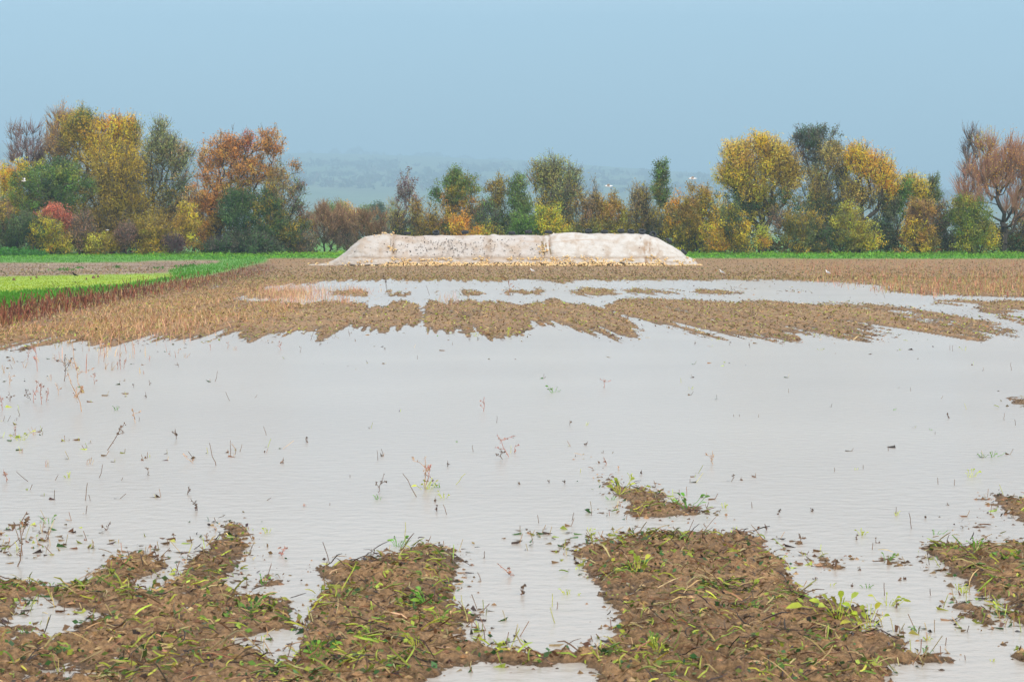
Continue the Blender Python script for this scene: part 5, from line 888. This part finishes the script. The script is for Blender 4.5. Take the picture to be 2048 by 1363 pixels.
LM = [(445, 1045, 'pointed mud tip'), (1300, 1000, 'small mud island'), (852, 960, 'centre stalk group'), (1020, 900, 'leaning tan stalk'), (967, 810, 'lone pink stalk'), (1107, 783, 'bright floating plant'), (1208, 770, 'red knotty stalk'),
    (30, 1090, 'tallest branching stalk'), (461, 905, 'upright stick trio'), (215, 880, 'long leaning stalk'), (155, 800, 'longest pink stalk'), (1110, 1235, 'bent straw stem'), (2025, 803, 'right hand mud spit'), (1975, 911, 'green clumps at right'), (1941, 950, 'upright yellow green leaf'),
    (1790, 1125, 'small right shoal'), (1650, 1125, 'thin right shoals'), (1930, 1100, 'right bank tip'), (1400, 1058, 'big right bank'), (860, 1085, 'middle bank'), (815, 586, 'narrow far island'), (700, 586, 'pink tufted far island'), (1826, 1050, 'dark grass tuft'), (1425, 920, 'thin pink stem'),
    (65, 955, 'thick lying stick'), (171, 990, 'knotted foot stalk'), (398, 1012, 'spiky branching stalk'), (1440, 583, 'right far island'), (980, 668, 'mid mud band'), (560, 668, 'left end of the mud band'), (1700, 672, 'right fingers of the mud band'), (128, 745, 'dark knotty stalk'), (751, 975, 'dark forked twig'), (1040, 1185, 'curled channel stalk')]
def where(px, py):
    d = [((px - a) / 1.0) ** 2 + ((py - b_) * 1.6) ** 2 for a, b_, _ in LM]; k = int(np.argmin(d)); a, b_, nm = LM[k]
    return ('just ' if d[k] < 2500 else '') + ('left of' if px < a - abs(py - b_) else 'right of' if px > a + abs(py - b_) else 'behind' if py < b_ else 'in front of') + ' the ' + nm
seen = {}
for k, q in enumerate(MINOR):
    a_ = [float(v) for v in q[1:].split(',')]; kd = q[0]; hp, lp = a_[2], a_[3]; sz_ = 'tiny' if hp < 8 else 'short' if hp < 14 else 'medium' if hp < 24 else 'tall'
    noun = {'s': 'brown stick', 'b': 'dark branched stalk', 'r': 'pinkish stalk', 'g': 'pale thin stem', 't': 'tan stubble tuft', 'l': 'green sprig', 'y': 'yellow green sprig'}[kd]
    lean = ' leaning left' if lp < -.25 * hp else ' leaning right' if lp > .25 * hp else ''
    lab = sz_ + ' ' + noun + lean + ' ' + where(a_[0], a_[1]); o = plant(kd, *a_, 3000 + k); o['label'] = lab
# tall docks standing out of the red belt
for k, (px, py, hp, lp) in enumerate([(118, 598, 34, -12), (125, 600, 22, 6), (165, 594, 30, -6), (170, 594, 18, 5), (96, 606, 18, -3), (200, 592, 16, 2), (222, 588, 20, -3), (250, 582, 14, 2), (318, 570, 18, -3), (36, 618, 26, 3), (68, 610, 22, -2), (28, 622, 28, 0), (62, 616, 26, 3), (185, 592, 14, 0), (356, 563, 14, 2), (378, 559, 10, -3), (518, 530, 12, 0), (450, 545, 12, -2)]):
    o = plant('b', px, py, hp, lp, 4000 + k); o.name = 'dock_stalk'; o['group'] = 'dark dock stalks in the weed belt'; o['category'] = 'dock'
    o['label'] = {0: 'tallest dark red dock leaning left above the weed belt', 2: 'second tall dark dock right of the leaning one'}.get(k, 'dark red seeded dock rising from the weed belt')

# ------------------------------------------------------------------ molehills and weed clumps on the left field
for k, (px, py, wpx) in enumerate([(28, 564, 7), (62, 562, 4), (73, 559.5, 5), (187, 560, 8), (196, 558, 6), (173, 562.5, 4)]):
    x, y = ground_at(np.array([float(px)]), np.array([float(py)])); x, y = float(x[0]), float(y[0]); z = float(height(np.array([x]), np.array([y]))[0][0]); th = np.arange(14) * 2 * np.pi / 14; R = wpx * y / FP / 2
    V = np.concatenate([np.stack([R * a_ * np.cos(th) * (1 + .15 * r.normal(size=14)), R * a_ * np.sin(th) * (1 + .15 * r.normal(size=14)), np.full(14, h_) + r.normal(0, .008, 14)], -1) for a_, h_ in ((1.1, -.03), (.8, .06), (.5, .13), (.15, .17))] + [np.array([[0, 0, .175]])])
    F = grid_faces(4, 14, wrap=True); i = np.arange(14); Tt = np.stack([i + 42, (i + 1) % 14 + 42, np.full(14, 56)], -1)
    o = link('molehill', mesh_from('molehill', V, [F, Tt], pick([(.16, .09, .055)], 57, r, .15), smooth=True), M_soil, None, (x, y, z))
    tag(o, ['leftmost molehill on the lime green grass', 'smallest left molehill on the lime green grass', 'molehill just right of the smallest left one', 'largest molehill right of the crow', 'molehill at the right of the right hand pair', 'flat small molehill left of the largest one'][k], 'molehill', 'molehills in the lime green grass')
for k, (px, py, n_) in enumerate([(126, 544, 60), (159, 540, 26), (233, 538.5, 40), (319, 539.5, 26), (150, 528, 20), (365, 537, 50), (382, 534, 40)]):
    x, y = ground_at(np.array([float(px)]), np.array([float(py)])); x, y = float(x[0]), float(y[0]); z = float(height(np.array([x]), np.array([y]))[0][0]); mb = MB()
    P = r.normal(0, 1, (n_, 3)) * (.26 * n_ / 40 + .08, .3, .05) + (0, 0, .12); P[:, 2] = np.abs(P[:, 2]); mb.add(*leaves(P, r.uniform(.08, .2, n_), pick([(.08, .22, .03), (.06, .16, .03)], n_, r), r))
    tag(link('weed_clump', mb.mesh('weed_clump'), M_grass, None, (x, y, z)), ['largest green weed clump on the bare strip', 'small green weed clump right of the largest one', 'wide low weed clump in the middle of the bare strip', 'small weed clump before the right end of the bare strip', 'green clump on the back edge of the bare strip', 'green clump at the right end of the bare strip', 'farthest right green clump on the bare strip'][k], 'weed', 'weeds on the bare strip')

# ------------------------------------------------------------------ birds
def blob(P, Rw, Rh, col, n=10):
    P = np.array(P, float); K = len(P); th = np.arange(n) * 2 * np.pi / n; V = []
    for k in range(K):
        t_ = P[min(k + 1, K - 1)] - P[max(k - 1, 0)]; t_ /= np.linalg.norm(t_); s_ = np.array([0, 1., 0]); u_ = np.cross(s_, t_); u_ /= np.linalg.norm(u_)
        V.append(P[k] + Rw[k] * np.cos(th)[:, None] * s_ + Rh[k] * np.sin(th)[:, None] * u_)
    V = np.concatenate(V); C = np.repeat(np.array(col, float) if np.ndim(col) == 2 else np.tile(col, (K, 1)), n, 0); return V, grid_faces(K, n, wrap=True), C
def wing(path, ch, col, thick=.008):
    """path K,3 along the leading edge, chord lengths towards -x (tail at +x here)"""
    P = np.array(path, float); K = len(P); ch = np.array(ch)[:, None]; back = np.array([1., 0, -.08]); top = np.array([0, 0, thick])
    V = np.concatenate([P, P + back * ch * .35 + top, P + back * ch, P + back * ch * .4 - top]); i = np.arange(K - 1); F = []
    for a_, b_ in ((0, 1), (1, 2), (2, 3), (3, 0)): F.append(np.stack([i + a_ * K, i + 1 + a_ * K, i + 1 + b_ * K, i + b_ * K], -1))
    return V, np.concatenate(F), np.tile(col, (4 * K, 1)) if np.ndim(col) == 1 else np.tile(np.array(col), (4, 1))
def bird(name, label, cat, loc, s, mirror, stand, body, back, tipc, beakc, legc, group, wingup=.5):
    root = empty(name, loc, label, cat, group); root.scale = (s * (-1 if mirror else 1), s, s)
    mb = MB()
    if stand: P = [(-.155, 0, .335), (-.13, 0, .345), (-.10, 0, .335), (-.085, 0, .29), (-.06, 0, .24), (0, 0, .20), (.09, 0, .165), (.17, 0, .135), (.25, 0, .105)]; rw = [.012, .032, .038, .036, .058, .072, .062, .036, .012]; rh = [.012, .032, .038, .038, .060, .074, .055, .028, .006]
    else: P = [(-.27, 0, .0), (-.245, 0, .008), (-.21, 0, .008), (-.16, 0, 0), (-.08, 0, -.008), (.02, 0, -.01), (.12, 0, 0), (.20, 0, .008), (.29, 0, .01)]; rw = [.01, .03, .036, .042, .06, .064, .046, .035, .045]; rh = [.01, .03, .036, .042, .058, .060, .042, .018, .004]
    mb.add(*blob(P, rw, rh, body)); link('body', mb.mesh('body', True), M_feather, root)
    bk = MB(); q = np.array(P[0]); bk.add(*blob([q + (.01, 0, 0), q + (-.03, 0, -.004), q + (-.055, 0, -.014)], [.011, .008, .002], [.011, .009, .002], beakc, 6)); link('beak', bk.mesh('beak'), M_feather, root)
    for sd_ in (-1, 1):
        wg = MB()
        if stand:
            wg.add(*blob([(-.05, sd_ * .055, .245), (.02, sd_ * .066, .215), (.11, sd_ * .055, .175), (.20, sd_ * .03, .135), (.28, sd_ * .012, .105)], [.012, .018, .016, .010, .004], [.03, .05, .042, .022, .006], [back, back, back, back, tipc], 8))
        else:
            pth = [(-.13, sd_ * .04, .01), (-.15, sd_ * .20, .02 + .26 * wingup), (-.08, sd_ * .42, .03 + .42 * wingup), (.02, sd_ * .60, .02 + .42 * wingup)]
            wg.add(*wing(pth, [.20, .17, .12, .02], [back, back, body, tipc]))
        link('wing', wg.mesh('wing'), M_feather, root)
        if stand:
            lg = MB(); lg.add(*tubes(np.array([[(0.02, sd_ * .03, .16), (.03, sd_ * .03, .09), (.02, sd_ * .03, .005)]]), np.full((1, 3), .007), np.array([legc]), 5))
            lg.add(*tubes(np.array([[(.03, sd_ * .03, .006), (0, sd_ * .03, .006), (-.035, sd_ * .035, .004)]]), np.full((1, 3), .008), np.array([legc]), 5)); link('leg', lg.mesh('leg'), M_feather, root)
    return root
white, grey, black = (.86, .86, .86), (.46, .50, .55), (.012, .012, .014)
def gz_at(px, py):
    x, y = ground_at(np.array([float(px)]), np.array([float(py)])); x, y = float(x[0]), float(y[0]); return (x, y, float(height(np.array([x]), np.array([y]))[0][0]) + .02)
G1 = 'gulls standing on the mud'
bird('gull', 'white gull standing upright before the middle of the beet heap', 'gull', gz_at(1064, 547.5), .92, False, True, white, (.66, .67, .69), grey, (.5, .2, .1), (.5, .2, .1), G1)
bird('gull', 'white gull standing on mud right of the heap end', 'gull', gz_at(1443, 550), .98, False, True, white, grey, grey, (.5, .25, .1), (.5, .25, .1), G1)
bird('gull', 'white grey winged gull standing farthest right by the water', 'gull', gz_at(1655, 552), 1.0, False, True, white, (.50, .53, .58), (.2, .2, .2), (.5, .3, .08), (.5, .3, .08), G1)
G2 = 'gulls flying low over the field'
bird('gull', 'left one of two white gulls flying before the sky', 'gull', tuple(at(1218, 372, 128.)), .95, False, False, white, (.80, .72, .68), (.55, .5, .48), (.5, .3, .1), (.4, .2, .1), G2, .22)
bird('gull', 'right and higher of two white gulls flying before the sky', 'gull', tuple(at(1386, 357, 128.)), .95, False, False, white, (.80, .72, .68), (.55, .5, .48), (.5, .3, .1), (.4, .2, .1), G2, .22)
bird('gull', 'gull with raised wings flying before the left trees', 'gull', tuple(at(47, 362, 160.)), .72, True, False, white, (.7, .7, .7), (.5, .5, .5), (.5, .3, .1), (.4, .2, .1), G2, .75)
bird('gull', 'small gull flying low before the broad left willow', 'gull', tuple(at(215, 460, 180.)), .6, False, False, white, (.6, .6, .6), (.4, .4, .4), (.5, .3, .1), (.4, .2, .1), G2, .1)
bird('crow', 'black crow standing on the lime green grass at left', 'crow', gz_at(149, 558), .92, False, True, black, black, black, (.02, .02, .02), (.02, .02, .02), 'birds in the left field')

# ------------------------------------------------------------------ haze
bm_v = [(x, y, z) for z in (-2.2, 660) for y in (-150, 15800) for x in (-8500, 8500)]
hz = mesh_from('haze', bm_v, np.array([[0, 2, 3, 1], [4, 5, 7, 6], [0, 1, 5, 4], [2, 6, 7, 3], [0, 4, 6, 2], [1, 3, 7, 5]]))
M_h = bpy.data.materials.new('haze'); M_h.use_nodes = True; t = M_h.node_tree; t.nodes.clear(); o_ = t.nodes.new('ShaderNodeOutputMaterial'); v = t.nodes.new('ShaderNodeVolumePrincipled')
v.inputs['Color'].default_value = (*HAZE_COL, 1); v.inputs['Density'].default_value = HAZE_DENSITY; v.inputs['Anisotropy'].default_value = 0.0
t.links.new(v.outputs[0], o_.inputs['Volume']); tag(link('haze', hz, M_h), kind='stuff')
